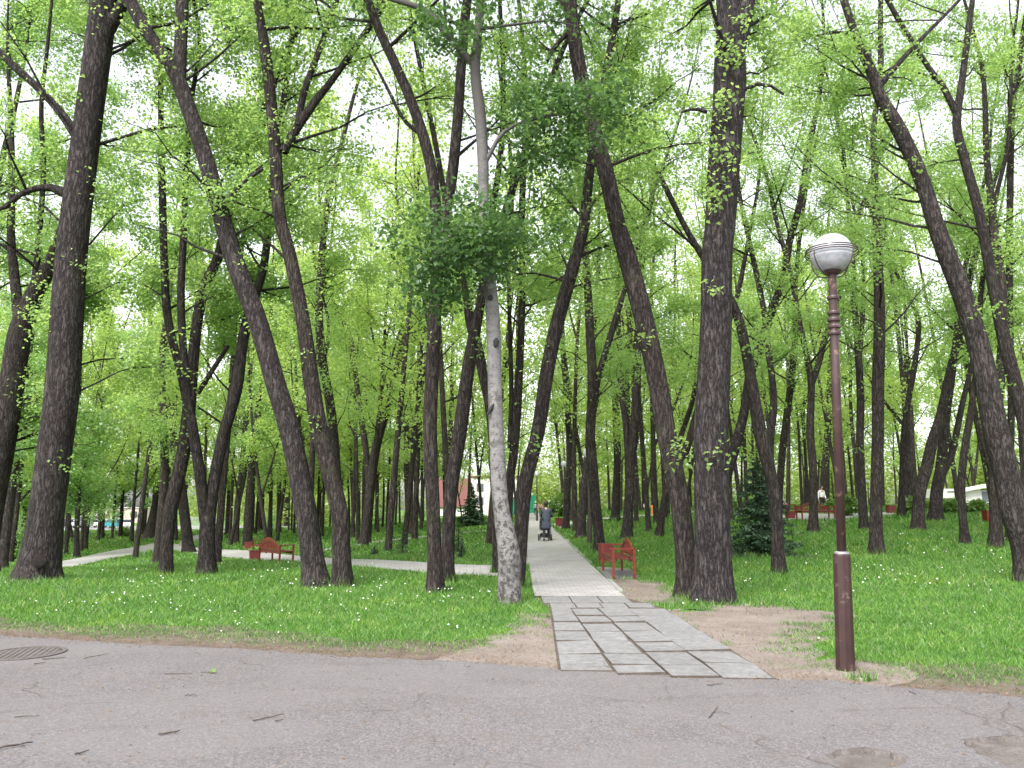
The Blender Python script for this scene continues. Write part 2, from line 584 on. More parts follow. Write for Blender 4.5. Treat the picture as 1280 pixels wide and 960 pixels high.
M["hair"] = plain("hair_dark", (0.02, 0.016, 0.014), 0.5)
M["coat"] = plain("coat_blue_grey", (0.045, 0.055, 0.078), 0.85, 0.3, 30, bmp=0.2)
M["black"] = plain("black_cloth", (0.014, 0.014, 0.016), 0.75, 0.3, 20)
M["rubber"] = plain("rubber", (0.012, 0.012, 0.012), 0.8)
M["cloth_white"] = plain("cloth_white", (0.72, 0.72, 0.72), 0.85, 0.08)
M["cloth_pink"] = plain("cloth_pink", (0.52, 0.27, 0.25), 0.85, 0.15)
M["cloth_red"] = plain("cloth_red", (0.30, 0.02, 0.022), 0.85, 0.15)
M["cloth_navy"] = plain("cloth_navy", (0.035, 0.03, 0.07), 0.85, 0.15)
M["cloth_grey"] = plain("cloth_grey", (0.28, 0.33, 0.34), 0.85, 0.15)
M["straw"] = plain("straw", (0.60, 0.47, 0.28), 0.8)
M["chrome"] = plain("chrome", (0.55, 0.55, 0.56), 0.25, 0.05, 8, 0.9)
M["car_silver"] = plain("car_silver", (0.42, 0.43, 0.44), 0.28, 0.03, 2, 0.4)
M["car_white"] = plain("car_white", (0.80, 0.80, 0.79), 0.25, 0.03, 2)
M["car_teal"] = plain("car_teal", (0.02, 0.20, 0.21), 0.25, 0.05, 2)
M["car_dark"] = plain("car_dark", (0.07, 0.08, 0.09), 0.25, 0.05, 2)
M["car_glass"] = plain("car_glass", (0.02, 0.025, 0.03), 0.06, 0.05, 2)
M["wall_white"] = plain("wall_white", (0.72, 0.70, 0.69), 0.85, 0.06, 3)
M["wall_pink"] = plain("wall_pink", (0.70, 0.57, 0.53), 0.85, 0.08, 3)
M["roof_red"] = plain("roof_red", (0.12, 0.032, 0.027), 0.7, 0.15, 4)
M["pane"] = plain("window_pane", (0.10, 0.12, 0.14), 0.08, 0.1, 2)
M["fence_green"] = plain("fence_green", (0.02, 0.26, 0.15), 0.5)
M["fence_grey"] = plain("fence_grey", (0.55, 0.56, 0.56), 0.5)

# ------------------------------------------------------------------ ground, road, paths
def poly_px(pts):
    return [hit(px, py) for px, py in pts]


def jag(P, step, amp, seed, closed=True):
    """subdivide a 2-D outline and shake it"""
    r = random.Random(seed)
    out = []
    n = len(P)
    for i in range(n if closed else n - 1):
        a, b = P[i], P[(i + 1) % n]
        L = math.hypot(b[0] - a[0], b[1] - a[1])
        k = max(1, int(L / step))
        for j in range(k):
            t = j / k
            out.append((a[0] + (b[0] - a[0]) * t + r.gauss(0, amp), a[1] + (b[1] - a[1]) * t + r.gauss(0, amp)))
    if not closed:
        out.append((P[-1][0], P[-1][1]))
    return out


def sheet(name, loops, z, mat, kind="structure", drape=False):
    """flat sheet of one outer loop and holes, triangulated"""
    bm = bmesh.new()
    ed = []
    for lp in loops:
        vs = [bm.verts.new((p[0], p[1], z + (ground(p[0], p[1]) if drape else 0))) for p in lp]
        ed += [bm.edges.new((vs[i], vs[(i + 1) % len(vs)])) for i in range(len(vs))]
    bmesh.ops.triangle_fill(bm, use_beauty=True, use_dissolve=False, edges=ed)
    for f in bm.faces:
        f.normal_update()
        if f.normal.z < 0:
            f.normal_flip()
    me = bpy.data.meshes.new(name)
    bm.to_mesh(me)
    bm.free()
    o = link(name, me, mat)
    return tag(o, kind=kind)


def strip(name, L, R, z, mat, ncross=4, step=0.6):
    """path between two edge polylines (same number of points), draped on the ground, UV in metres"""
    Lp, Rp = [], []
    for i in range(len(L) - 1):
        k = max(1, int((Vector(L[i]) - Vector(L[i + 1])).length / step))
        for j in range(k):
            t = j / k
            Lp.append(Vector(L[i]).lerp(Vector(L[i + 1]), t))
            Rp.append(Vector(R[i]).lerp(Vector(R[i + 1]), t))
    Lp.append(Vector(L[-1]))
    Rp.append(Vector(R[-1]))
    V, UV, s = [], [], 0.0
    for i, (a, b) in enumerate(zip(Lp, Rp)):
        if i:
            s += ((a + b) / 2 - (Lp[i - 1] + Rp[i - 1]) / 2).length
        w = (b - a).length
        for j in range(ncross + 1):
            p = a.lerp(b, j / ncross)
            V.append((p.x, p.y, ground(p.x, p.y) + z))
            UV.append((w * j / ncross, s))
    n = ncross + 1
    Fq = [(i * n + j, i * n + j + 1, (i + 1) * n + j + 1, (i + 1) * n + j) for i in range(len(Lp) - 1) for j in range(ncross)]
    me = np_mesh(name, V, Fq)
    uv = me.uv_layers.new(name="UVMap")
    li = np.empty(len(me.loops), dtype=np.int32)
    me.loops.foreach_get("vertex_index", li)
    uv.data.foreach_set("uv", np.array(UV, dtype=np.float32)[li].ravel())
    bm = bmesh.new()
    bm.from_mesh(me)
    for f in bm.faces:
        f.normal_update()
        if f.normal.z < 0:
            f.normal_flip()
    bm.to_mesh(me)
    bm.free()
    return tag(link(name, me, mat), kind="structure"), [(p.x, p.y) for p in Lp] + [(p.x, p.y) for p in reversed(Rp)]


# ground sheet out to the horizon
xs = np.concatenate([np.linspace(-420, -110, 12), np.linspace(-100, -42, 30), np.arange(-40, 40.1, 0.8), np.linspace(42, 100, 30), np.linspace(110, 420, 12)])
ys = np.concatenate([[-60, -20, 0, 3, 5.3, 5.72, 5.85], np.arange(6.2, 60, 0.8), np.arange(61, 140, 2.0), np.linspace(145, 520, 14)])
GX, GY = np.meshgrid(xs, ys)
GZ = np.vectorize(ground)(GX, GY)
GZ[GY < 5.8] = -0.09
V = np.stack([GX, GY, GZ], -1).reshape(-1, 3)
nx = len(xs)
ii, jj = np.meshgrid(np.arange(nx - 1), np.arange(len(ys) - 1))
A = (jj * nx + ii).ravel()
tag(link("ground", np_mesh("ground", V, np.stack([A, A + 1, A + nx + 1, A + nx], -1), True), M["turf"]), kind="structure")

EDGE_PX = [(-160, 786), (0, 795), (160, 806), (320, 813), (440, 822), (560, 827), (640, 832), (700, 838), (770, 841), (836, 846), (902, 849), (970, 851), (1040, 853), (1100, 858), (1200, 867), (1280, 872), (1440, 884)]
edge = [(p.x, p.y) for p in poly_px(EDGE_PX)]
edge = [(-40.0, 13.5), (-18.0, 10.9)] + edge + [(14.0, 4.2), (32.0, 1.0)]
edge_j = jag(edge, 0.12, 0.022, 3, closed=False)
HOLES_PX = [[(1032, 945), (1050, 939), (1080, 936), (1108, 941), (1138, 949), (1128, 958), (1100, 966), (1060, 964), (1042, 956)],
            [(1203, 926), (1240, 922), (1285, 922), (1330, 930), (1325, 958), (1285, 966), (1250, 956), (1222, 944)]]
holes = [jag([(p.x, p.y) for p in poly_px(h)], 0.05, 0.009, 11 + i) for i, h in enumerate(HOLES_PX)]
sheet("road", [edge_j + [(32, -30), (-40, -30)]] + holes, 0.010, M["asphalt"])
for i, h in enumerate(holes):
    mb = MB()
    n = len(h)
    cx = sum(p[0] for p in h) / n
    cy = sum(p[1] for p in h) / n
    inner = [(cx + (p[0] - cx) * 0.95, cy + (p[1] - cy) * 0.95) for p in h]
    vs = [(p[0], p[1], 0.009) for p in h] + [(p[0], p[1], -0.026) for p in inner] + [(cx, cy, -0.03)]
    fs = [(k, (k + 1) % n, n + (k + 1) % n, n + k) for k in range(n)] + [(n + k, n + (k + 1) % n, 2 * n) for k in range(n)]
    mb.add(vs, fs)
    tag(mb.build("road_pothole", M["hole"]), kind="structure")

# bare earth
DIRT_PX = [[(842, 763), (866, 768), (890, 764), (930, 757), (975, 762), (1036, 768), (1015, 779), (990, 790), (978, 812), (984, 834), (1012, 853), (965, 852), (915, 826), (880, 795), (860, 780)],
           [(757, 724), (800, 727), (836, 740), (828, 750), (800, 753), (783, 748), (770, 736)],
           [(700, 839), (694, 800), (690, 775), (680, 768), (674, 786), (650, 803), (610, 820), (560, 829), (640, 834)],
           [(1030, 848), (1060, 834), (1085, 838), (1080, 850), (1060, 857)],
           [(650, 682), (656, 679), (661, 703), (651, 704)]]
dirt = []
for i, d in enumerate(DIRT_PX):
    P = jag([(p.x, p.y) for p in poly_px(d)], 0.14, 0.035, 20 + i)
    dirt.append(P)
    cx, cy_ = sum(p[0] for p in P) / len(P), sum(p[1] for p in P) / len(P)
    W_ = []
    for k, p in enumerate(P):
        a_, b_ = P[k - 1], P[(k + 1) % len(P)]
        tx, ty = b_[0] - a_[0], b_[1] - a_[1]
        L_ = math.hypot(tx, ty) + 1e-6
        w_ = 0.38 + 0.08 * math.sin(k * 0.9 + i)
        sg = 1 if sum(P[q][0] * P[(q + 1) % len(P)][1] - P[(q + 1) % len(P)][0] * P[q][1] for q in range(len(P))) > 0 else -1
        W_.append((p[0] + sg * ty / L_ * w_, p[1] - sg * tx / L_ * w_))
    sheet("worn_earth", [W_], 0.005 + 0.0004 * i, M["dirt"], drape=True)
# verge of trodden soil between road and lawn
r_ = random.Random(5)
outer = [(x + 0.02, y + 1.25 + 0.25 * math.sin(i * 0.17 + 1) + 0.10 * math.sin(i * 0.61) + r_.uniform(0, 0.10)) for i, (x, y) in enumerate(edge_j)]
verge_poly = [(x, y - 0.06) for x, y in edge_j] + outer[::-1]
sheet("dirt_verge", [verge_poly], 0.0025, M["verge"])

# main path: broken slabs first, then pavers
slab = MB()
r_ = random.Random(12)
c_front = [hit(*p) for p in ((700, 838), (767, 841), (836, 846), (902, 849.5), (970, 851))]
c_far = [hit(*p) for p in ((688.5, 762), (713, 762), (747.5, 762), (783.5, 762), (834, 764))]


def cx_at(i, y):
    p, q = c_front[i], c_far[i]
    return p.x + (q.x - p.x) * (y - p.y) / (q.y - p.y)


Y_FAR = c_far[1].y
for c in range(4):
    y = min(c_front[c].y, c_front[c + 1].y) + 0.02
    first = True
    while y < Y_FAR - 0.15:
        ln = r_.choice([0.62, 0.74, 0.74, 0.80])
        if first:
            ln = [0.85, 0.42, 0.5, 0.62][c]
            first = False
        y2 = min(y + ln, Y_FAR)
        if Y_FAR - y2 < 0.3:
            y2 = Y_FAR
        g = 0.008 if r_.random() < 0.6 else 0.014
        x0, x1 = cx_at(c, y) + g, cx_at(c + 1, y) - g
        x2, x3 = cx_at(c, y2) + g, cx_at(c + 1, y2) - g
        if c == 1:
            x0 += 0.03 * max(0, 1 - abs(y - 8.6)); x2 += 0.008
            x1 -= 0.012 + 0.02 * max(0, 1 - abs(y - 9.5) / 1.5); x3 -= 0.012
        t1, t2, h0 = r_.gauss(0, 0.004), r_.gauss(-0.003, 0.0075), 0.026 + r_.gauss(0, 0.004)
        zs = [h0 - t1 - t2, h0 + t1 - t2, h0 + t1 + t2, h0 - t1 + t2]
        q = [(x0, y + g), (x1, y + g), (x3, y2 - g * 0.6), (x2, y2 - g * 0.6)]
        vs = [(p[0], p[1], -0.03) for p in q] + [(p[0], p[1], max(0.016, z)) for p, z in zip(q, zs)]
        slab.add(vs, [(3, 2, 1, 0), (4, 5, 6, 7), (0, 1, 5, 4), (1, 2, 6, 5), (2, 3, 7, 6), (3, 0, 4, 7)])
        y = y2
# the wider slabs laid across, where pavers begin
pL0, pR0 = hit(668.5, 747), hit(781, 747)
rows_ = [(Y_FAR + 0.015, Y_FAR + 0.60, c_far[0].x, hit(812, 756).x, 4), (Y_FAR + 0.615, pL0.y - 0.01, (c_far[0].x + pL0.x) / 2, pR0.x, 3)]
for row, (ya, yb, xa, xb, k) in enumerate(rows_):
    for i in range(k):
        x0 = xa + (xb - xa) * i / k + 0.008
        x1 = xa + (xb - xa) * (i + 1) / k - 0.008
        z = 0.026 + r_.gauss(0, 0.003)
        slab.box(((x0 + x1) / 2, (ya + yb) / 2, z / 2 - 0.01), (x1 - x0, yb - ya - 0.014, z + 0.02))
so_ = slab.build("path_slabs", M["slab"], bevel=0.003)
so_.data.materials.append(M["soil_and_edge_shade"])
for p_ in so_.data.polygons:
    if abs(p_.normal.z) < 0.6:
        p_.material_index = 1  # side faces coloured dark: painted edge shade, matching the joint soil
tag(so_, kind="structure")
slab_poly = [(c_front[0].x - 0.02, c_front[0].y - 0.02), (c_front[4].x + 0.03, c_front[4].y - 0.02), (c_far[4].x + 0.02, Y_FAR), (hit(812, 756).x, Y_FAR + 0.6), (pR0.x, pR0.y + 0.02), (pL0.x - 0.02, pL0.y + 0.02), (c_far[0].x - 0.02, Y_FAR)]
sheet("path_bedding", [slab_poly], 0.0075, M["soil_and_edge_shade"])

Lpx = [(668.5, 747), (666.5, 740), (664, 725), (661, 705), (655.5, 680), (656, 662), (657, 652), (657.5, 645), (657, 640)]
Rpx = [(781, 747), (773, 740), (758, 725), (737, 705), (708, 677), (693, 662), (684, 652), (677, 645), (671, 640)]
pav, pav_poly = strip("paved_path", poly_px(Lpx), poly_px(Rpx), 0.028, M["paver"], 8, 0.5)
paths = [slab_poly, pav_poly]


def offs(P, d):
    out = []
    for i, p in enumerate(P):
        a, b = P[max(0, i - 1)], P[min(len(P) - 1, i + 1)]
        t = Vector((b[0] - a[0], b[1] - a[1], 0)).normalized()
        out.append(Vector((p[0] - t.y * d, p[1] + t.x * d, 0)))
    return out


def kerb(px, side, w=0.08, h=0.045):
    P = poly_px(px)
    Q = offs(P, side * w)
    mb = MB()
    pts = []
    for i in range(len(P) - 1):
        k = max(1, int((P[i] - P[i + 1]).length / 1.0))
        pts += [(P[i].lerp(P[i + 1], j / k), Q[i].lerp(Q[i + 1], j / k)) for j in range(k)]
    pts.append((P[-1], Q[-1]))
    vs, fs = [], []
    for a, b in pts:
        za, zb = ground(a.x, a.y), ground(b.x, b.y)
        vs += [(a.x, a.y, za - 0.05), (a.x, a.y, za + h), (b.x, b.y, zb + h), (b.x, b.y, zb - 0.05)]
    for i in range(len(pts) - 1):
        o = 4 * i
        fs += [(o + j, o + (j + 1) % 4, o + 4 + (j + 1) % 4, o + 4 + j) for j in range(4)]
    fs += [(0, 1, 2, 3), tuple(4 * (len(pts) - 1) + j for j in range(4))]
    mb.add(vs, fs)
    return tag(mb.build("path_kerb", M["kerb"]), kind="structure")


kerb([(664, 725), (666.5, 740)], 1)
kerb(Lpx[3:], 1)
kerb([(773, 740), (759, 726)], -1)
kerb(Rpx[3:], -1)

# cross path to the benches and beyond, and side paths
cross_top = [(655, 709), (560, 706), (440, 699.5), (380, 696), (300, 688), (270, 686.5), (235, 684), (215, 681)]
cross_bot = [(656, 723), (560, 719), (440, 709), (380, 705), (300, 699), (270, 696), (235, 692), (205, 688)]
_, pp = strip("cross_path", poly_px(cross_top), poly_px(cross_bot), 0.022, M["paver"], 4, 0.8); paths.append(pp)
_, pp = strip("lawn_path", poly_px([(222, 680.5), (195, 679), (150, 687), (110, 695), (72, 703), (20, 716)]), poly_px([(232, 687), (205, 687), (160, 695), (120, 703), (78, 711), (20, 725)]), 0.026, M["paver"], 3, 0.8); paths.append(pp)
_, pp = strip("far_path", poly_px([(236, 686), (245, 676), (262, 669), (300, 664)]), poly_px([(222, 681), (232, 673), (256, 666), (298, 661)]), 0.024, M["paver"], 3, 1.0); paths.append(pp)
_, pp = strip("thin_path", poly_px([(405, 687), (470, 677), (540, 669.5), (620, 661.5), (656, 659)]), poly_px([(405, 689), (470, 679), (540, 671.5), (620, 663.5), (656, 661)]), 0.03, M["kerb"], 2, 1.0); paths.append(pp)
_, pp = strip("side_path", poly_px([(690, 655), (712, 652.5), (757, 647.5), (820, 643), (900, 637)]), poly_px([(699, 662), (716, 656), (757, 650), (820, 645.5), (900, 639.5)]), 0.026, M["kerb"], 2, 1.0); paths.append(pp)
_, pp = strip("bench_path", poly_px([(965, 640.5), (1000, 642), (1045, 643), (1120, 640)]), poly_px([(965, 649), (1000, 651), (1045, 651), (1120, 645)]), 0.02, M["kerb"], 2, 1.0); paths.append(pp)
pad = [(p.x, p.y) for p in poly_px([(744, 708.5), (758.5, 724), (800, 723.2), (787, 709.5)])]
mb = MB()
mb.prism(pad, -0.03, 0.033, "z")
tag(mb.build("bench_pad_pavement", M["slab"], bevel=0.004), kind="structure")
paths.append(pad)
lot = [(-120, 118), (-34, 118), (-34, 140), (-120, 140)]
sheet("parking_lot", [jag(lot, 3, 0.0, 1)], 0.05, M["carpark"], drape=True)
paths.append(lot)


def inside(poly, X, Y):
    poly = np.asarray(poly)
    x0, y0 = poly[:, 0], poly[:, 1]
    x1, y1 = np.roll(x0, -1), np.roll(y0, -1)
    res = np.zeros(len(X), bool)
    bx = (X >= x0.min()) & (X <= x0.max()) & (Y >= y0.min()) & (Y <= y0.max())
    idx = np.nonzero(bx)[0]
    xx, yy = X[idx], Y[idx]
    r = np.zeros(len(idx), bool)
    for a, b, c, d in zip(x0, y0, x1, y1):
        cond = ((b > yy) != (d > yy)) & (xx < (c - a) * (yy - b) / (d - b + 1e-12) + a)
        r ^= cond
    res[idx] = r
    return res


def vnoise(X, Y, s, seed):
    """cheap smooth noise 0..1"""
    r = np.random.default_rng(seed)
    v = np.zeros_like(X)
    for k in range(5):
        a, p, f = r.uniform(0, 6.28), r.uniform(0, 6.28), s * r.uniform(0.6, 1.7)
        v += np.sin(f * (X * math.cos(a) + Y * math.sin(a)) + p)
    return np.clip(v / 5 * 0.9 + 0.5, 0, 1)


def sdist(poly, X, Y):
    """distance outside (+) or inside (-) an outline; 9 where far off"""
    P = np.asarray(poly)
    out = np.full(len(X), 9.0)
    k = np.nonzero((X > P[:, 0].min() - 1) & (X < P[:, 0].max() + 1) & (Y > P[:, 1].min() - 1) & (Y < P[:, 1].max() + 1))[0]
    if not len(k):
        return out
    x, y = X[k], Y[k]
    d = np.full(len(k), 81.0)
    for (a, b), (c, e) in zip(P, np.roll(P, -1, 0)):
        vx, vy = c - a, e - b
        t = np.clip(((x - a) * vx + (y - b) * vy) / (vx * vx + vy * vy + 1e-9), 0, 1)
        d = np.minimum(d, (x - a - t * vx) ** 2 + (y - b - t * vy) ** 2)
    d = np.sqrt(d)
    d[inside(poly, x, y)] *= -1
    out[k] = d
    return out


ex = np.array([p[0] for p in edge_j])
ey = np.array([p[1] for p in edge_j])
gv = np.vectorize(ground)


def grass_ok(X, Y, r):
    """which points carry grass, and the height factor there"""
    d = Y - np.interp(X, ex, ey)
    n = vnoise(X, Y, 3.1, 1)
    n2 = vnoise(X, Y, 9.0, 2)
    prob = np.clip((d - 0.03 - 0.30 * n2) / (0.30 + 0.75 * n), 0, 1) ** 0.7
    for q in dirt:
        sd = sdist(q, X, Y)
        prob *= np.clip((sd + 0.10 + 0.45 * (n2 - 0.5) + 0.25 * (n - 0.5)) / 0.40, 0.012, 1)
    ok = r.random(len(X)) < prob
    for q in paths:
        ok &= ~inside(q, X, Y)
    hf = np.clip(0.35 + d / 2.2, 0.35, 1.0) * (0.65 + 0.6 * vnoise(X, Y, 1.3, 3)) * (0.8 + 0.4 * n2)
    return ok, hf


def grass():
    r = np.random.default_rng(3)
    VV = []
    # (y0, y1, blades per m2, width, height)
    for y0, y1, den, w, h in [(6.0, 9.0, 2700, 0.0075, 0.052), (9, 12, 1800, 0.0095, 0.065), (12, 16, 950, 0.012, 0.095), (16, 22, 520, 0.017, 0.12), (22, 32, 240, 0.027, 0.15), (32, 48, 95, 0.05, 0.18), (48, 75, 34, 0.09, 0.22), (75, 118, 11, 0.17, 0.26)]:
        xm = 0.70 * y1 + 2.5
        n = int(den * (y1 - y0) * 2 * xm)
        Y = r.uniform(y0, y1, n)
        X = r.uniform(-xm, xm, n)
        k = np.abs(X) < 0.70 * Y + 2.5
        X, Y = X[k], Y[k]
        ok, hf = grass_ok(X, Y, r)
        X, Y, hf = X[ok], Y[ok], hf[ok]
        n = len(X)
        Z = gv(X, Y)
        a = r.uniform(0, 2 * np.pi, n)
        ww = w * r.uniform(0.6, 1.4, n) * 0.5
        hh = 0.82 * h * hf * r.uniform(0.5, 1.35, n)
        la = r.uniform(0, 2 * np.pi, n)
        ll = hh * r.uniform(0.2, 1.7, n)
        dx, dy = np.cos(a) * ww, np.sin(a) * ww
        tri = np.stack([np.stack([X - dx, Y - dy, Z - 0.004], -1), np.stack([X + dx, Y + dy, Z - 0.004], -1), np.stack([X + np.cos(la) * ll, Y + np.sin(la) * ll, Z + hh], -1)], 1)
        VV.append(tri.reshape(-1, 3))
    V = np.concatenate(VV)
    me = np_mesh("grass", V, np.arange(len(V)).reshape(-1, 3))
    tag(link("grass", me, M["grass"]), kind="stuff")


grass()


def cluster_grass(P, n, rad, h, seed):
    """taller tufts round a foot of something; returns triangles"""
    r = np.random.default_rng(seed)
    a = r.uniform(0, 6.28, n)
    d = rad * (0.55 + 0.6 * r.random(n) ** 1.5)
    X, Y = P[0] + np.cos(a) * d, P[1] + np.sin(a) * d
    Z = gv(X, Y)
    hh = h * r.uniform(0.4, 1.3, n)
    la = r.uniform(0, 6.28, n)
    ll = hh * r.uniform(0.1, 0.7, n)
    w = 0.007
    b = r.uniform(0, 6.28, n)
    return np.stack([np.stack([X - np.cos(b) * w, Y - np.sin(b) * w, Z - 0.01], -1), np.stack([X + np.cos(b) * w, Y + np.sin(b) * w, Z - 0.01], -1), np.stack([X + np.cos(la) * ll, Y + np.sin(la) * ll, Z + hh], -1)], 1).reshape(-1, 3)


TUFTS = []


def quads_leaves(C, s, r, up=0.5, droop=0.25, aspect=0.72):
    """kite leaves at centres C of length s (array); returns V (4n,3)"""
    n = len(C)
    nn = r.normal(size=(n, 3))
    nn[:, 2] = np.abs(nn[:, 2]) + up
    nn /= np.linalg.norm(nn, axis=1, keepdims=True)
    a = r.normal(size=(n, 3))
    a[:, 2] -= droop
    a -= nn * np.sum(a * nn, 1, keepdims=True)
    a /= np.linalg.norm(a, axis=1, keepdims=True) + 1e-9
    b = np.cross(nn, a)
    s = np.broadcast_to(np.asarray(s, float), (n,))[:, None]
    fold = nn * s * 0.10
    V = np.stack([C - a * s * 0.5, C + b * s * aspect * 0.5 - a * s * 0.08 + fold, C + a * s * 0.5, C - b * s * aspect * 0.5 - a * s * 0.08 + fold], 1)
    return V.reshape(-1, 3)


def leaf_object(name, C, s, mat, parent, r, inv=None, **kw):
    V = quads_leaves(C, s, r, **kw)
    if inv is not None:
        V = V - np.asarray(inv)
    me = np_mesh(name, V, np.arange(len(V)).reshape(-1, 4))
    return link(name, me, mat, parent)


# ------------------------------------------------------------------ trees
def crom(P, n):
    """Catmull-Rom through rows of P (any width), n points"""
    P = np.asarray(P, float)
    if len(P) < 3:
        t = np.linspace(0, 1, n)[:, None]
        return P[0] * (1 - t) + P[-1] * t
    d = np.concatenate([[0], np.cumsum(np.linalg.norm(np.diff(P[:, :3], axis=0), axis=1))])
    E = np.vstack([2 * P[0] - P[1], P, 2 * P[-1] - P[-2]])
    out = []
    for t in np.linspace(0, d[-1], n):
        i = min(len(P) - 2, max(0, int(np.searchsorted(d, t) - 1)))
        u = (t - d[i]) / (d[i + 1] - d[i] + 1e-9)
        p0, p1, p2, p3 = E[i], E[i + 1], E[i + 2], E[i + 3]
        out.append(0.5 * ((2 * p1) + (-p0 + p2) * u + (2 * p0 - 5 * p1 + 4 * p2 - p3) * u * u + (-p0 + 3 * p1 - 3 * p2 + p3) * u ** 3))
    return np.array(out)


class TreeShape:
    def __init__(self, seed):
        self.r = np.random.default_rng(seed)
        self.V, self.F, self.nv = [], [], 0
        self.anch = []
        self.axes = []
        self.back = 0.0

    def add(self, V, Fq):
        self.V.append(V)
        self.F.append(Fq + self.nv)
        self.nv += len(V)

    def axis(self, P4, n=10, flare=0.0, rough=0.06, step=0.3, keep=True):
        """P4 rows x,y,z,r"""
        P4 = np.asarray(P4, float)
        L = np.sum(np.linalg.norm(np.diff(P4[:, :3], axis=0), axis=1))
        m = max(4, int(L / step))
        Q = crom(P4, m)
        Q[:, 3] = np.maximum(Q[:, 3], 0.006)
        s = np.concatenate([[0], np.cumsum(np.linalg.norm(np.diff(Q[:, :3], axis=0), axis=1))])
        a = np.linspace(0, 2 * np.pi, n, endpoint=False)
        r = self.r
        wob = np.ones((m, n))
        for k in range(1, 5):
            ph = r.uniform(0, 6.28)
            wob += rough / k * np.sin(k * a[None, :] + ph + s[:, None] * r.uniform(-0.8, 0.8))
        if flare:
            lob = 1 + 0.35 * np.sin(int(r.integers(3, 6)) * a + r.uniform(0, 6))[None, :]
            wob += flare * np.exp(-s / 0.28)[:, None] * lob
        V, Fq = tube_np(Q[:, :3], Q[:, 3], n, 0, wob)
        self.add(V, Fq)
        if keep:
            self.axes.append(Q)
        return Q

    def branches(self, zb, zt, n, L, sub=5, tubes=True, up=(0.25, 0.9), rmax=0.05, subt=True):
        """branches off the axes between heights zb and zt; leaf anchors along them"""
        r = self.r
        pts = np.vstack(self.axes)
        pts = pts[(pts[:, 2] > zb) & (pts[:, 2] < zt)]
        if not len(pts):
            return
        for k in range(n):
            p = pts[int(r.integers(len(pts)))]
            az = r.uniform(0, 2 * np.pi)
            el = r.uniform(*up)
            t = (p[2] - zb) / max(0.1, zt - zb)
            ln = L * r.uniform(0.45, 1.0) * (1.0 - 0.55 * max(0, t - 0.35) / 0.65)
            d = np.array([math.cos(az) * math.cos(el), math.sin(az) * math.cos(el), math.sin(el)])
            if self.back and d[1] < 0 and r.random() < self.back:
                d[1] = -d[1]
            bend = r.uniform(-0.25, 0.35)
            q = []
            for j in range(6):
                u = j / 5
                q.append(p[:3] + d * ln * u + np.array([0, 0, bend * ln * u * u]) + r.normal(0, 0.05 * ln * u, 3) * (0.5 if j < 5 else 1))
            q = np.array(q)
            r0 = min(rmax, p[3] * 0.5, 0.010 * ln + 0.010)
            if tubes:
                V, Fq = tube_np(q, np.linspace(r0, 0.006, 6), 5)
                self.add(V, Fq)
            for j in range(sub):
                u = r.uniform(0.25, 1.0)
                i = min(4, int(u * 5))
                s0 = q[i] + (q[i + 1] - q[i]) * (u * 5 - i)
                dd = d + r.normal(0, 0.75, 3)
                dd[2] += 0.05
                dd /= np.linalg.norm(dd)
                l2 = ln * r.uniform(0.2, 0.5)
                w = np.array([s0, s0 + dd * l2 * 0.5 + r.normal(0, 0.04, 3), s0 + dd * l2 + r.normal(0, 0.06, 3) - np.array([0, 0, 0.08 * l2])])
                if subt:
                    V, Fq = tube_np(w, [0.010, 0.007, 0.004], 3)
                    self.add(V, Fq)
                self.anch.append(w[1])
                self.anch.append(w[2])
                self.anch.append((w[1] + w[2]) / 2)

    def tufts(self, zb, zt, n):
        """leafy shoots standing straight on the trunk"""
        r = self.r
        pts = np.vstack(self.axes)
        pts = pts[(pts[:, 2] > zb) & (pts[:, 2] < zt)]
        out = []
        for k in range(n if len(pts) else 0):
            p = pts[int(r.integers(len(pts)))]
            az = r.uniform(0, 6.28)
            o = p[:3] + np.array([math.cos(az), math.sin(az), 0.25]) * (p[3] + r.uniform(0.05, 0.3))
            out.append(o)
        return out

    def leaf_points(self, n, sig):
        A = np.array(self.anch)
        w = self.r.gamma(0.9, 1.0, len(A))
        idx = self.r.choice(len(A), n, p=w / w.sum())
        return A[idx] + self.r.normal(0, sig, (n, 3)) * np.array([1, 1, 0.8])

    def mesh(self, name, origin):
        V = np.vstack(self.V) - np.asarray(origin)
        return np_mesh(name, V, np.vstack(self.F), True)


BASES = []      # every tree foot, for spacing


def px_axis(pts, Y0, z_lean, r, lw=1.0):
    """pixel polyline (px,py,w) -> rows x,y,z,r ; Y drifts with height"""
    rows = []
    base = at(pts[0][0], pts[0][1], Y0)
    for px, py, w in pts:
        p = at(px, py, Y0)
        Y = Y0 + z_lean * (p.z - base.z)
        p = at(px, py, Y)
        rows.append([p.x, p.y, p.z, 0.5 * w * pxm(p) * lw])
    return rows


def extend(rows, H, r, up=0.55):
    """carry an axis on past the picture, thinning, to height H"""
    rows = [list(x) for x in rows]
    a, b = np.array(rows[-2]), np.array(rows[-1])
    d = (b - a)[:3]
    d /= np.linalg.norm(d)
    if d[2] < 0.3:
        d[2] = 0.3
    z, rad = b[2], b[3]
    n = max(2, int((H - z) / 1.6))
    p = b[:3].copy()
    for i in range(n):
        d = d * (1 - 0.18 * up) + np.array([0, 0, 1]) * 0.18 * up + r.normal(0, 0.06, 3)
        d /= np.linalg.norm(d)
        p = p + d * (H - z) / n
        rows.append([*p, max(0.012, rad * (1 - (i + 1) / (n + 0.3)) + 0.012)])
    return rows


TREE_N = [0]


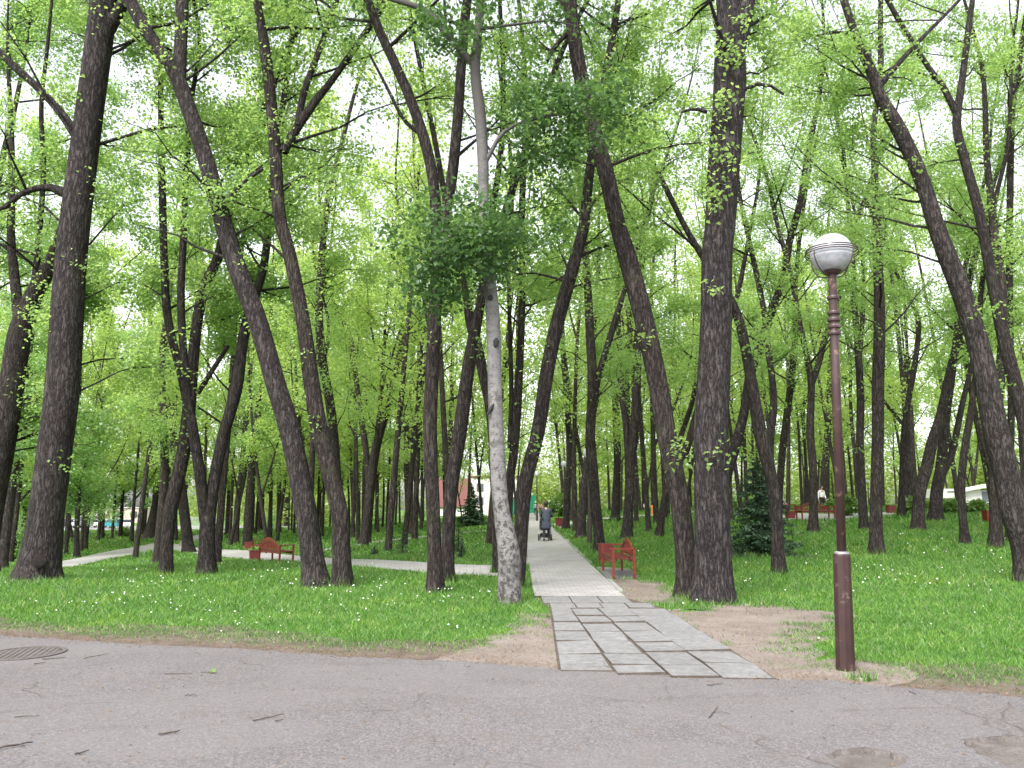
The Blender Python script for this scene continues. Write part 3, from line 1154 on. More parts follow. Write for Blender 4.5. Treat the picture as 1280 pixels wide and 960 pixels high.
def tree(name, label, pts, limbs=(), H=20, zc=4.5, bark="bark", leaf="leaf", spread=3.6, nb=24, area=70.0, Y=None, lean=0.0, group=None, shoots=10, low=None, sides=None, flare=0.48, extend_trunk=True, blobs=(), leafscale=1.0):
    TREE_N[0] += 1
    seed = 100 + TREE_N[0] * 7
    T = TreeShape(seed)
    r = T.r
    if name == "park_tree":
        H = H * (1.12 if pts[0][1] > 700 else 1.32)
    b = hit(pts[0][0], pts[0][1])
    Y0 = Y if Y else b.y
    rows = px_axis(pts, Y0, lean, r)
    gz = ground(rows[0][0], rows[0][1])
    origin = (rows[0][0], rows[0][1], gz)
    rows[0][2] = gz - 0.05
    BASES.append((rows[0][0], rows[0][1]))
    D = Y0
    n = sides or (20 if D < 22 else 12 if D < 40 else 8)
    main_px = list(pts)
    if extend_trunk:
        rows = extend(rows, gz + H * r.uniform(0.92, 1.06), r)
    T.axis(rows, n, flare, 0.05, 0.18 if D < 22 else 0.4)
    for lp in limbs:
        ext = True
        if isinstance(lp, tuple) and isinstance(lp[0], str):
            ext = False
            lp = lp[1]
        # start depth = trunk's depth there
        st = at(lp[0][0], lp[0][1], Y0)
        Ys = Y0 + lean * (st.z - gz)
        q = px_axis(lp, Ys, r.uniform(-0.25, 0.25), r)
        if ext:
            q = extend(q, gz + H * r.uniform(0.75, 0.95), r, 0.8)
        T.axis(q, max(7, n - 4), 0.0, 0.05, 0.2 if D < 22 else 0.4)
    s = max(0.088, 2.2 * D / (FPX * 0.8)) * leafscale
    near = D < 30
    if D < 24:
        T.back = 0.85
    T.branches(gz + zc, gz + H, nb, spread, 6 if near else 5, True, subt=near)
    if low:
        T.branches(gz + low[0], gz + zc, low[1], low[2], 5, True, (-0.1, 0.6), 0.03, near)
    if not T.anch:
        T.anch.append(np.array(rows[-1][:3]))
    root = thing(name, label, "tree", origin, 0, group)
    link("trunk", T.mesh("trunk", origin), M[bark], root)
    nl = int(area * (1.25 if pts[0][0] < 420 else 0.68) * (0.95 if D < 24 else 1.35) / (0.42 * s * s))
    C = T.leaf_points(nl, 0.21 if near else 0.29)
    C = [C]
    tf = T.tufts(gz + 2.2, gz + H * 0.7, shoots)
    if tf:
        k = 26 if near else 9
        C.append(np.repeat(np.array(tf), k, 0) + r.normal(0, 0.13 if near else 0.2, (len(tf) * k, 3)))
    for (bx, by, rx, ry, cnt, dY) in blobs:
        cc = at(bx, by, Y0 + dY)
        m = pxm(cc)
        q = r.normal(0, 1, (cnt, 3)) * np.array([rx * m * 0.5, min(rx, ry) * m * 0.6, ry * m * 0.5])
        # gather into sprays
        sp = r.normal(0, 1, (max(6, cnt // 38), 3)) * np.array([rx * m * 0.55, min(rx, ry) * m * 0.6, ry * m * 0.55])
        ix = r.integers(0, len(sp), cnt)
        q = sp[ix] + r.normal(0, 0.14, (cnt, 3)) * np.array([1, 1, 0.9])
        C.append(q + np.array(cc))
    C = np.vstack(C)
    if D < 24:
        front = (C[:, 1] < Y0 - 0.7) & (C[:, 2] < gz + 14) & (r.random(len(C)) < 0.86)
        nb_ = sum(x[4] for x in blobs) + (len(tf) * 26 if tf else 0)
        if nb_:
            front[-nb_:] = False
        C[front, 1] = 2 * (Y0 - 0.2) - C[front, 1]
    C = C[(C[:, 2] > gz + 0.8) & (np.hypot(C[:, 0], C[:, 1]) > 3.0)]
    ss = s * r.uniform(0.7, 1.3, len(C))
    leaf_object("crown", C, ss, M[leaf], root, r, origin)
    if D < 24:
        TUFTS.append(cluster_grass(origin, 260, rows[0][3] * 1.35 + 0.03, 0.13 if D < 15 else 0.2, seed))
    return root


# ---- the near trees, one by one
tree("park_tree", "massive leaning dark trunk with a burl at its foot, thickest tree by the lawn path",
     [(46, 714, 48), (52, 680, 46), (57, 640, 42), (68, 560, 41), (78, 480, 40), (90, 320, 36), (110, 160, 33), (130, 0, 32)],
     [[(84, 242, 14), (60, 234, 9), (30, 240, 7), (-10, 262, 5)], [(97, 172, 13), (75, 140, 10), (45, 108, 9), (0, 66, 9)], [(133, 40, 18), (150, 12, 14), (172, -30, 12)]],
     H=22, zc=7.0, bark="bark_grey", nb=30, spread=4.5, area=95, Y=17.4, low=(3.5, 8, 3.4), flare=0.45)
tree("park_tree", "tall sharply leaning trunk, forked high up, in front of the paired red benches",
     [(396, 733, 30), (390, 690, 28), (383, 640, 27), (363, 540, 26), (345, 480, 25), (322, 400, 24), (292, 320, 23), (258, 200, 20), (238, 140, 19), (221, 95, 18), (200, 62, 16), (180, 33, 16), (160, -6, 15)],
     [[(224, 105, 15), (226, 60, 15), (228, 0, 15)], ("s", [(286, 248, 6), (305, 228, 5), (330, 210, 4)])], H=21, zc=6.5, bark="bark_grey", nb=26, area=80, shoots=22)
tree("park_tree", "dark trunk close beside the sharply leaning one, top split in a broad fork",
     [(428, 733, 22), (426, 680, 22), (424, 640, 21), (400, 540, 21), (390, 480, 20), (379, 400, 18), (363, 320, 17), (350, 270, 16), (345, 200, 15), (339, 130, 14), (331, 60, 13), (322, 8, 10)],
     [[(354, 190, 11), (371, 160, 11), (395, 125, 10), (418, 96, 8)], [(372, 158, 9), (380, 115, 8), (400, 60, 7)]], H=19, zc=6.0, nb=24, area=75, shoots=22)
tree("park_tree", "slim trunk forking into a V halfway up, standing before the junction of the lawn path",
     [(207, 719, 15), (209, 680, 15), (213, 640, 17), (222, 600, 17), (232, 550, 17), (237, 500, 16), (241, 450, 14), (248, 390, 13), (259, 350, 13), (273, 320, 12)],
     [[(236, 512, 12), (226, 465, 11), (215, 425, 10), (208, 385, 10), (205, 330, 9)], ("s", [(247, 492, 6), (266, 462, 6), (285, 432, 5)])], H=17, zc=5.5, nb=20, area=60, spread=3.0)
tree("park_tree", "thin upright trunk just behind the V-forked one, by the lawn path",
     [(197, 706, 11), (199, 670, 10), (203, 630, 10), (206, 590, 10), (205, 540, 9), (203, 480, 8)], H=15, zc=5, nb=14, area=40, spread=2.6)
tree("park_tree", "low forked trunk shaped like a Y, between the V-forked tree and the red benches",
     [(258, 719, 21), (258, 690, 20), (259, 655, 19), (266, 610, 15), (278, 550, 14), (289, 512, 14), (297, 480, 14), (302, 440, 13), (307, 410, 13), (318, 372, 11), (330, 330, 10)],
     [[(257, 652, 15), (252, 610, 14), (246, 568, 13), (239, 525, 12), (232, 470, 9)]], H=18, zc=5.5, nb=22, area=65, spread=3.0)
tree("park_tree", "heavy trunk at the picture's edge with a forked top, outside the massive leaning trunk",
     [(-26, 722, 32), (-14, 640, 31), (2, 560, 30), (14, 490, 29), (25, 420, 27), (33, 395, 24), (47, 360, 20), (60, 338, 18), (76, 300, 15), (86, 262, 13)],
     [[(26, 415, 15), (20, 360, 12), (17, 330, 11), (14, 290, 9)], [(40, 372, 8), (45, 335, 8), (48, 300, 7)]], H=19, zc=4.8, nb=26, area=85, Y=19.6, low=(2.8, 8, 3.0), leaf="leaf_deep")
tree("park_tree", "thin pale brown stem leaning beside the heavy edge trunk",
     [(0, 712, 15), (9, 640, 14), (19, 560, 13), (25, 500, 13), (33, 440, 12), (42, 380, 10)], H=14, zc=5, nb=14, area=40, spread=2.6, bark="bark_grey", leaf="leaf_deep")
tree("park_tree", "straight dark trunk of a touching pair, nearest the cross path, before the small spruce",
     [(544, 741, 20), (543, 700, 18), (541, 640, 17), (537, 540, 17), (539, 480, 17), (543, 400, 16), (545, 360, 16), (548, 330, 15), (557, 270, 14), (566, 215, 14), (573, 140, 13), (577, 80, 12)],
     [[(546, 352, 13), (546, 320, 14), (545, 275, 14), (541, 225, 14), (531, 178, 14), (512, 122, 13), (490, 72, 12), (470, 28, 11)], ("s", [(531, 172, 6), (505, 150, 5), (484, 110, 4), (462, 68, 3)])], H=19, zc=6.2, nb=22, area=70)
tree("park_tree", "leaning dark trunk of a touching pair, bent away from the straight one",
     [(559, 727, 15), (560, 690, 15), (562, 640, 16), (566, 600, 16), (575, 540, 18), (583, 480, 17), (589, 440, 16), (597, 400, 13), (606, 360, 10)], H=17, zc=6, nb=16, area=50)
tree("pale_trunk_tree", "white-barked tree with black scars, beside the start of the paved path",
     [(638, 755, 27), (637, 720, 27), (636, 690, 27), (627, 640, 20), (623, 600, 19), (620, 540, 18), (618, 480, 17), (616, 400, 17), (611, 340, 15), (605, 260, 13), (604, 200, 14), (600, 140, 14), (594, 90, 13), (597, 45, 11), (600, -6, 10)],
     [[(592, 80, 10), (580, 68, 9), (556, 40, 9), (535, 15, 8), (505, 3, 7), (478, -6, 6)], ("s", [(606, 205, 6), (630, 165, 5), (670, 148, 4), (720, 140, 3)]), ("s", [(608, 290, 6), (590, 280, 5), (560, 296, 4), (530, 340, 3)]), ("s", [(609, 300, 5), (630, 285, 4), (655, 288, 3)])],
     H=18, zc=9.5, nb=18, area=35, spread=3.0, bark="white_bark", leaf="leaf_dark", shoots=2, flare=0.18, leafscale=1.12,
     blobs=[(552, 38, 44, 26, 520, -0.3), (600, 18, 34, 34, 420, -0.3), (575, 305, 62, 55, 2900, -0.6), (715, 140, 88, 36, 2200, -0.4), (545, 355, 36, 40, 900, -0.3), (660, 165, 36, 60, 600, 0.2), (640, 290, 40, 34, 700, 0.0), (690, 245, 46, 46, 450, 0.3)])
tree("park_tree", "dark stem rising from behind the white-barked trunk and leaning over the path",
     [(647, 735, 16), (650, 690, 17), (652, 650, 18), (657, 600, 18), (672, 540, 17), (681, 480, 17), (688, 440, 17), (697, 400, 17), (714, 340, 16), (721, 315, 15), (729, 285, 14), (733, 250, 13), (738, 205, 12)], H=17, zc=5.8, nb=20, area=65, flare=0.1)
tree("park_tree", "slender twin stems just beyond the white-barked trunk",
     [(634, 690, 13), (636, 615, 11), (642, 568, 11), (646, 520, 11), (648, 480, 11), (652, 400, 9), (653, 340, 8)], [[(637, 560, 6), (639, 480, 6), (636, 340, 5)]], H=16, zc=6, nb=14, area=45, Y=20)
tree("park_tree", "dark stem crossing behind the white-barked trunk and forking above it",
     [(622, 700, 10), (616, 560, 10), (611, 505, 11), (604, 470, 12), (596, 430, 13), (588, 403, 13), (583, 375, 9), (577, 340, 8)], [[(590, 405, 9), (598, 385, 9), (603, 350, 8)]], H=16, zc=6, nb=14, area=45, Y=19)
tree("park_tree", "long leaning trunk sharing a foot with the broad straight trunk by the worn earth",
     [(859, 746, 26), (858, 715, 25), (851, 640, 24), (844, 600, 24), (832, 540, 24), (822, 480, 24), (805, 400, 24), (784, 320, 23), (772, 280, 20), (759, 220, 20), (742, 160, 19), (725, 90, 18), (717, 40, 17), (712, -4, 17)],
     [[(713, 20, 8), (702, 5, 7), (690, -20, 6)], ("s", [(709, 42, 6), (694, 58, 6), (684, 76, 5)])], H=19, zc=7.2, nb=24, area=70, shoots=16)
tree("park_tree", "broad straight trunk with leafy shoots up its side, beside the bare worn earth",
     [(892, 753, 48), (892, 720, 45), (890, 640, 42), (888, 540, 41), (891, 480, 40), (894, 400, 38), (895, 320, 37), (899, 280, 37), (904, 200, 39), (909, 140, 38), (912, 80, 38), (908, 0, 24)],
     [[(914, 90, 20), (924, 40, 24), (932, -5, 24)], ("s", [(930, 112, 5), (955, 104, 4), (980, 118, 3)]), ("s", [(884, 140, 5), (868, 136, 4), (852, 140, 3)])],
     H=20, zc=8.5, nb=26, area=75, bark="bark_grey", shoots=8, flare=0.3,
     blobs=[(902, 70, 18, 18, 160, -0.35), (905, 130, 14, 30, 130, -0.4), (897, 195, 14, 35, 130, -0.4), (893, 250, 14, 26, 110, -0.4), (930, 20, 12, 12, 60, -0.4)])
tree("park_tree", "slim trunk slanting behind the broad straight one, in front of the big spruce",
     [(974, 718, 16), (972, 690, 15), (970, 640, 14), (964, 600, 15), (950, 540, 16), (940, 480, 14), (933, 440, 13), (924, 400, 12), (908, 365, 11), (890, 340, 9), (872, 310, 8), (856, 283, 7)], H=14, zc=5.5, nb=16, area=45)
tree("park_tree", "straight dark trunk behind the near lamp post, alone in the open grass",
     [(1096, 692, 17), (1095, 640, 15), (1097, 540, 14), (1097, 480, 14), (1099, 400, 13), (1097, 320, 11), (1096, 280, 10), (1093, 200, 8), (1092, 160, 7)], H=20, zc=5.5, nb=22, area=65)
tree("park_tree", "thick trunk leaning in from the picture's edge past the lamp post",
     [(1292, 728, 34), (1281, 680, 32), (1268, 640, 31), (1258, 590, 30), (1247, 545, 29), (1236, 490, 27), (1226, 440, 25), (1214, 400, 24), (1200, 360, 23), (1184, 320, 22), (1169, 280, 20), (1150, 220, 18), (1122, 160, 18), (1100, 122, 15), (1090, 92, 13), (1070, 45, 10)],
     [[(1096, 114, 8), (1112, 92, 7), (1150, 50, 5), (1180, 20, 4)]], H=17, zc=6.0, nb=24, area=70, shoots=16, bark="bark_grey")
tree("park_tree", "tall trunk curving up behind the edge leaner, forked high against white sky",
     [(1300, 700, 18), (1286, 560, 16), (1275, 500, 16), (1257, 430, 15), (1240, 350, 13), (1224, 267, 12), (1206, 200, 11), (1196, 155, 10), (1203, 100, 8), (1211, 33, 7), (1216, -5, 6)],
     [[(1195, 140, 8), (1177, 105, 7), (1158, 80, 6)]], H=20, zc=6.5, nb=20, area=50, Y=21)
tree("park_tree", "upright trunk half covered by the edge leaner, red bin beside its foot",
     [(1245, 684, 15), (1244, 640, 14), (1243, 600, 14), (1241, 559, 13), (1248, 490, 12), (1253, 430, 11), (1253, 360, 10)], [("s", [(1240, 590, 8), (1230, 555, 7), (1220, 525, 6)])], H=17, zc=5, nb=18, area=55)
pt_ = [o for o in COL.objects if o.name.startswith("pale_trunk_tree")][0]
bpy.context.view_layer.update()
for kx, ky, kw, kh in [(613, 372, 0.045, 0.05), (620, 428, 0.05, 0.085), (613, 512, 0.03, 0.12)]:
    kp = at(kx, ky, pt_.location.y - 0.125)
    kb = MB()
    pr_ = [(max(0.001, math.cos(math.radians(a)) * (1 + 0.16 * math.sin(a * 0.11))), math.sin(math.radians(a))) for a in range(-90, 91, 20)]
    kb.lathe(pr_, 12)
    ko = kb.build("knot", M["black"], pt_, smooth=True)
    ko.scale = (kw, 0.028, kh)
    ko.rotation_euler = (0, 0.5 if kh > 0.1 else 0.1, 0)
    ko.location = kp - pt_.location
t1_ = [o for o in COL.objects if o.get("label", "").startswith("massive leaning")][0]
kp = at(50, 702, t1_.location.y - 0.50)
kb = MB()
kb.lathe([(max(0.001, math.cos(math.radians(a)) * (1 + 0.2 * math.sin(a * 0.2))), math.sin(math.radians(a))) for a in range(-90, 91, 15)], 16)
ko = kb.build("burl", M["bark_grey"], t1_, smooth=True)
ko.scale = (0.17, 0.07, 0.15)
ko.location = kp - t1_.location
tree("park_tree", "tree mostly outside the picture, its crown hanging in beside the massive leaning trunk", [(-120, 742, 34), (-112, 640, 32), (-100, 480, 30), (-85, 320, 26), (-60, 160, 22), (-40, 0, 18)],
     [[(-92, 400, 14), (-50, 320, 11), (-10, 250, 8)]], H=21, Y=22.0, zc=4.5, nb=34, spread=5.0, area=150, leaf="leaf_deep", low=(3.0, 8, 3.6))
# ---- the middle distance
tree("park_tree", "root-flared trunk beyond the lawn path, stout and upright behind the V-forked tree",
     [(187, 674, 18), (196, 640, 17), (205, 600, 16), (213, 555, 16), (216, 480, 14), (214, 420, 13), (208, 350, 11)], H=19, zc=4.5, nb=22, area=80, leaf="leaf_deep")
tree("park_tree", "stout bent trunk at the bend where the lawn path meets the cross path",
     [(236, 691, 15), (233, 660, 14), (228, 620, 13), (223, 585, 12), (216, 545, 11), (212, 490, 9)], H=16, zc=4.5, nb=16, area=55)
tree("park_tree", "slender trunk at the far side of the lawn path with a crooked stem",
     [(178, 668, 8), (182, 610, 8), (183, 560, 8), (182, 500, 7), (191, 455, 7), (187, 395, 6), (186, 340, 5)], H=17, zc=4.5, nb=16, area=60, leaf="leaf_deep")
tree("park_tree", "trunk forked low in two dark stems beyond the thin lawn strip of path",
     [(455, 680, 15), (459, 650, 13), (463, 605, 12), (470, 560, 11), (478, 530, 10), (486, 500, 9), (497, 453, 8), (504, 415, 7)], [[(461, 605, 9), (457, 560, 8), (450, 515, 7), (446, 480, 6), (440, 430, 6), (428, 400, 4)]], H=17, zc=4.5, nb=18, area=60)
tree("park_tree", "trunk hidden low behind the two leaning ones, showing above their shoulders",
     [(429, 692, 14), (422, 625, 13), (417, 545, 13), (412, 500, 12), (404, 455, 11), (399, 400, 10), (401, 340, 9), (406, 280, 8), (411, 240, 7)], H=20, zc=5, nb=18, area=60)
tree("park_tree", "small straight trunk standing alone in the lawn before the touching pair",
     [(512, 667, 8), (510, 620, 8), (508, 560, 7), (507, 500, 7), (504, 450, 6), (503, 400, 5)], H=17, zc=4.5, nb=16, area=55)
tree("park_tree", "trunk right beside the dark-based path lamp, nearest the red bench",
     [(750, 689, 13), (747, 650, 12), (742, 600, 12), (738, 550, 12), (741, 480, 12), (738, 420, 11), (734, 340, 9), (730, 290, 8)], [[(744, 500, 8), (748, 470, 8), (757, 440, 8), (769, 400, 8), (779, 368, 6), (790, 330, 5)]], H=17, zc=4.5, nb=18, area=60)
tree("park_tree", "trunk close to the path edge before the dark-based lamp, between bin and lamp",
     [(726, 673, 11), (728, 640, 10), (731, 600, 10), (735, 560, 9), (739, 500, 7)], H=16, zc=4.5, nb=16, area=50)
tree("park_tree", "trunk standing at the red bin on the path edge",
     [(707, 662, 9), (709, 620, 8), (712, 570, 8), (710, 520, 7), (706, 470, 7), (702, 420, 6)], H=17, zc=5, nb=16, area=50)
tree("park_tree", "trunk behind the red bench's back with a slight lean outward",
     [(783, 674, 13), (786, 630, 12), (788, 587, 12), (793, 537, 11), (796, 487, 11), (797, 430, 10), (801, 380, 8), (804, 300, 7)], [[(785, 600, 8), (783, 540, 8), (777, 490, 8), (774, 437, 7), (772, 380, 6)]], H=18, zc=4.5, nb=20, area=60)
tree("park_tree", "straight trunk beyond the red bench by the side path",
     [(769, 650, 10), (770, 620, 10), (772, 570, 9), (770, 500, 8), (768, 430, 7)], H=18, zc=5, nb=16, area=50)
tree("park_tree", "slanting trunk emerging behind the long leaner above the playground hoop",
     [(823, 671, 9), (828, 640, 9), (834, 610, 9), (848, 580, 10), (860, 555, 10), (870, 520, 9), (884, 480, 9), (900, 430, 7)], [("s", [(836, 605, 7), (846, 560, 7), (866, 500, 6), (872, 450, 5)])], H=16, zc=5, nb=16, area=50)
tree("park_tree", "trunk in front of the far red benches, forking into a tall V",
     [(1016, 665, 11), (1017, 620, 10), (1016, 577, 10), (1013, 540, 10), (1014, 500, 9), (1014, 478, 9), (1009, 447, 7), (999, 403, 7), (992, 360, 6), (985, 330, 5)], [[(1014, 482, 8), (1024, 453, 8), (1030, 427, 8), (1042, 393, 8), (1054, 350, 7), (1066, 320, 7), (1070, 283, 6), (1080, 250, 5)]], H=18, zc=5, nb=22, area=60)
tree("park_tree", "long thin trunk leaning up from behind the broad trunk to the sky gap",
     [(896, 668, 13), (904, 610, 13), (920, 555, 13), (932, 507, 12), (938, 467, 12), (949, 437, 11), (957, 413, 11), (967, 383, 10), (980, 345, 9), (986, 306, 9), (999, 257, 8), (1012, 180, 7), (1022, 133, 6), (1027, 95, 5)], H=20, zc=6, nb=20, area=55)
tree("park_tree", "dark trunk rising behind the big spruce's tip",
     [(958, 668, 10), (962, 600, 10), (962, 553, 10), (967, 507, 9), (965, 473, 8), (960, 437, 8), (955, 390, 7)], H=17, zc=5, nb=18, area=55)
tree("park_tree", "curving thin trunk just past the big spruce, beside the seated people",
     [(972, 655, 9), (975, 603, 9), (979, 553, 9), (985, 507, 9), (990, 463, 8), (994, 420, 7), (993, 380, 6)], H=17, zc=5, nb=18, area=55)
tree("park_tree", "stocky trunk behind the far bench, near the person in white",
     [(1031, 640, 11), (1031, 600, 11), (1034, 553, 9), (1037, 500, 8), (1040, 440, 7)], H=18, zc=5, nb=18, area=60)
tree("park_tree", "dark double-stemmed trunk behind and just off the near lamp post",
     [(1080, 662, 10), (1078, 620, 10), (1075, 560, 9), (1076, 500, 9), (1073, 440, 8), (1068, 380, 7), (1067, 340, 6)], [[(1074, 450, 6), (1078, 400, 6), (1079, 350, 5)]], H=18, zc=5, nb=18, area=55)
tree("park_tree", "slim trunk standing beside the far square red bin in the grass",
     [(1126, 647, 8), (1128, 600, 8), (1130, 545, 8), (1135, 503, 7), (1142, 465, 7), (1147, 430, 6), (1148, 400, 6), (1138, 375, 4), (1120, 340, 4)], H=18, zc=5, nb=16, area=50)
tree("park_tree", "broad-footed trunk curving outward, first of the cluster by the low hedge",
     [(1147, 663, 14), (1150, 615, 14), (1158, 587, 14), (1166, 551, 13), (1176, 520, 12), (1185, 477, 11), (1192, 447, 10), (1200, 415, 9), (1206, 380, 8)], H=17, zc=5, nb=18, area=50)
tree("park_tree", "thick trunk forking near its foot, before the low hedge and white kiosk",
     [(1170, 651, 15), (1171, 615, 14), (1176, 587, 13), (1179, 551, 11), (1184, 510, 9), (1190, 470, 8)], [[(1173, 600, 11), (1188, 572, 9), (1196, 540, 8), (1203, 505, 7), (1211, 472, 6)]], H=17, zc=5, nb=18, area=50)
tree("park_tree", "clean straight stem in front of the white kiosk",
     [(1207, 679, 10), (1203, 640, 9), (1202, 600, 9), (1207, 555, 9), (1213, 520, 8), (1218, 480, 7), (1224, 430, 6)], H=17, zc=5, nb=16, area=45)
tree("park_tree", "slight trunk near the picture's edge reaching up into clear leaves",
     [(1261, 676, 8), (1262, 600, 8), (1264, 500, 8), (1262, 400, 8), (1262, 300, 8), (1265, 150, 7)], H=20, zc=6, nb=16, area=45)
for lab, p in [("thin upright trunk left of the paired benches' red bin, among dense leaves", [(295, 680, 8), (297, 634, 8), (305, 568, 8), (309, 500, 7)]),
               ("thick trunk directly behind the paired red benches", [(309, 684, 12), (311, 640, 11), (316, 580, 10), (321, 530, 9)]),
               ("straight trunk of the row behind the benches, at the bushy end", [(325, 664, 8), (327, 610, 8), (330, 540, 7), (332, 480, 6)]),
               ("narrow trunk with a side stem behind the benches, in the open grass", [(348, 666, 7), (349, 610, 6), (348, 540, 6), (350, 470, 5)]),
               ("dark slim trunk behind the seated reader's bench", [(285, 668, 8), (288, 600, 7), (290, 540, 6)]),
               ("bare thin trunk between the sharp leaner's foot and the benches", [(358, 658, 6), (359, 600, 6), (362, 540, 5)])]:
    tree("park_tree", lab, p, H=17, zc=4.2, nb=16, area=60, leaf="leaf_deep")
for lab, p, a in [("young leafy tree with a thin stem, right at the lawn path's edge", [(96, 697, 7), (96, 665, 6), (97, 640, 6), (100, 610, 4), (108, 575, 3)], 30),
                  ("young tree with a slanting stem, before the parked silver car", [(90, 674, 5), (87, 655, 4), (84, 635, 4), (80, 610, 3)], 34),
                  ("young tree with a slanting stem, before the parked teal car", [(129, 671, 5), (126, 650, 4), (123, 630, 4), (121, 600, 3)], 34)]:
    tree("young_tree", lab, p, H=6.5, zc=2.3, nb=22, spread=2.4, area=a * 1.5, leaf="leaf_deep", shoots=0)

yt = [((150, 672), 8.0), ((72, 676), 8.5), ((205, 668), 9.0), ((28, 682), 8.0), ((262, 664), 8.5), ((388, 652), 8.0)]
for (bx, by), H_ in yt:
    tree("young_tree", "young leafy tree in the green thicket beyond the lawn path and benches", [(bx, by, 5), (bx + 2, by - 25, 5), (bx + 3, by - 50, 4), (bx + 6, by - 80, 3)], H=H_, zc=2.6, nb=26, spread=2.6, area=70, leaf="leaf_deep" if bx < 300 else "leaf_far", shoots=0, group="young trees in the green thicket")

# ---- the far ranks: a few shapes, copied
def fill_shape(i):
    T = TreeShape(900 + i)
    r = T.r
    H = r.uniform(19, 25)
    lean = r.uniform(-2.6, 2.6)
    bend = r.uniform(-1.2, 1.2)
    rows = []
    for k in range(7):
        t = k / 6
        rows.append([lean * t + bend * math.sin(t * 3.0), r.normal(0, 0.2) * t, -0.1 + H * t, 0.135 * (1 - t) ** 0.8 + 0.015])
    T.axis(rows, 8, 0.3, 0.05, 0.6)
    for f in range(int(r.integers(1, 3))):
        i0 = int(r.integers(1, 4))
        q = np.array(rows[i0]); q[2] += r.uniform(0, 1.5); q[3] *= 0.65
        dx = r.uniform(0.8, 2.8) * r.choice([-1, 1])
        lrows = [list(q), [q[0] + dx * 0.5, q[1] + r.normal(0, 0.3), q[2] + 2.2, q[3] * 0.85], [q[0] + dx, q[1] + r.normal(0, 0.5), q[2] + 5.5, q[3] * 0.6], [q[0] + dx * 1.3, q[1], min(H, q[2] + 9), 0.02]]
        T.axis(lrows, 7, 0, 0.05, 0.6)
    T.branches(4.4, H, 34, 3.2, 5, True, subt=False)
    C = T.leaf_points(7000, 0.36)
    return T.mesh("trunk", (0, 0, 0)), C, r


FILL = []
for i in range(8):
    tm, C, r = fill_shape(i)
    tm.materials.append(M["bark_far"])
    Vl = quads_leaves(C, 0.16 * r.uniform(0.7, 1.35, len(C)), r)
    lm = np_mesh("crown", Vl, np.arange(len(Vl)).reshape(-1, 4))
    lm.materials.append(M["leaf_far"])
    Cb = C[:3800]
    Vb = quads_leaves(Cb, 0.29 * r.uniform(0.7, 1.35, len(Cb)), r)
    lb = np_mesh("crown", Vb, np.arange(len(Vb)).reshape(-1, 4))
    lb.materials.append(M["leaf_far"])
    Cs = C[:3800]
    Vs_ = quads_leaves(Cs, 0.165 * r.uniform(0.7, 1.35, len(Cs)), r)
    ls_ = np_mesh("crown", Vs_, np.arange(len(Vs_)).reshape(-1, 4))
    ls_.materials.append(M["leaf_far"])
    Cs = C[:2300]
    Vs_ = quads_leaves(Cs, 0.28 * r.uniform(0.7, 1.35, len(Cs)), r)
    lsb = np_mesh("crown", Vs_, np.arange(len(Vs_)).reshape(-1, 4))
    lsb.materials.append(M["leaf_far"])
    FILL.append((tm, lm, lb, ls_, lsb))

ZONES = [(-1e9, 235, "slim distant tree in the dense leafy ranks beyond the lawn path"),
         (235, 440, "slim distant tree in the ranks behind the paired red benches"),
         (440, 560, "slim distant tree in the ranks behind the low-forked trunk"),
         (560, 650, "slim distant tree standing about the red-roofed white building"),
         (650, 735, "slim distant tree at the far end of the paved path"),
         (735, 900, "slim distant tree in the ranks behind the red bench and playground hoop"),
         (900, 1050, "slim distant tree in the ranks behind the big spruce and far benches"),
         (1050, 1e9, "slim distant tree in the ranks behind the low hedge and white kiosk")]
rr = np.random.default_rng(42)
placed, tries = 0, 0
pvx = np.array([q for q in BASES])
spots = [tuple(b) for b in BASES]
while placed < 255 and tries < 12000:
    tries += 1
    Y = 27 + 88 * rr.random() ** 0.85
    X = rr.uniform(-0.74 * Y - 3, 0.74 * Y + 3)
    if X < -30 and Y > 100:
        continue
    px = 640 + X / (Y * CP) * FPX * 1.0
    if 648 < px < 700:
        continue
    if 568 < px < 650 and rr.random() < 0.6:
        continue
    if px < 165 and 60 < Y and rr.random() < 0.5:
        continue
    if px > 1060 and Y > 30 and rr.random() < 0.62:
        continue
    if px < 270 and Y < 44:
        continue
    if Y < 36 and rr.random() < 0.55:
        continue
    ax, ay = np.array([X]), np.array([Y])
    if any(inside(q, ax + dx, ay)[0] for q in paths for dx in (-0.5, 0, 0.5)):
        continue
    if min((X - a) ** 2 + (Y - b) ** 2 for a, b in spots) < (2.2 + Y * 0.012) ** 2:
        continue
    spots.append((X, Y))
    placed += 1
    v = FILL[int(rr.integers(len(FILL)))]
    lab = next(l for a, b, l in ZONES if a <= px < b)
    t = thing("park_tree", lab, "tree", (X, Y, ground(X, Y) - 0.05), rr.uniform(0, 6.28), lab.replace("slim distant tree", "slim distant trees"))
    sc = rr.uniform(0.8, 1.12)
    t.scale = (sc, sc, sc * rr.uniform(0.95, 1.1))
    o = bpy.data.objects.new("trunk", v[0]); COL.objects.link(o); o.parent = t
    o = bpy.data.objects.new("crown", v[(1 if Y < 62 else 2) + (2 if px > 470 else 0)]); COL.objects.link(o); o.parent = t

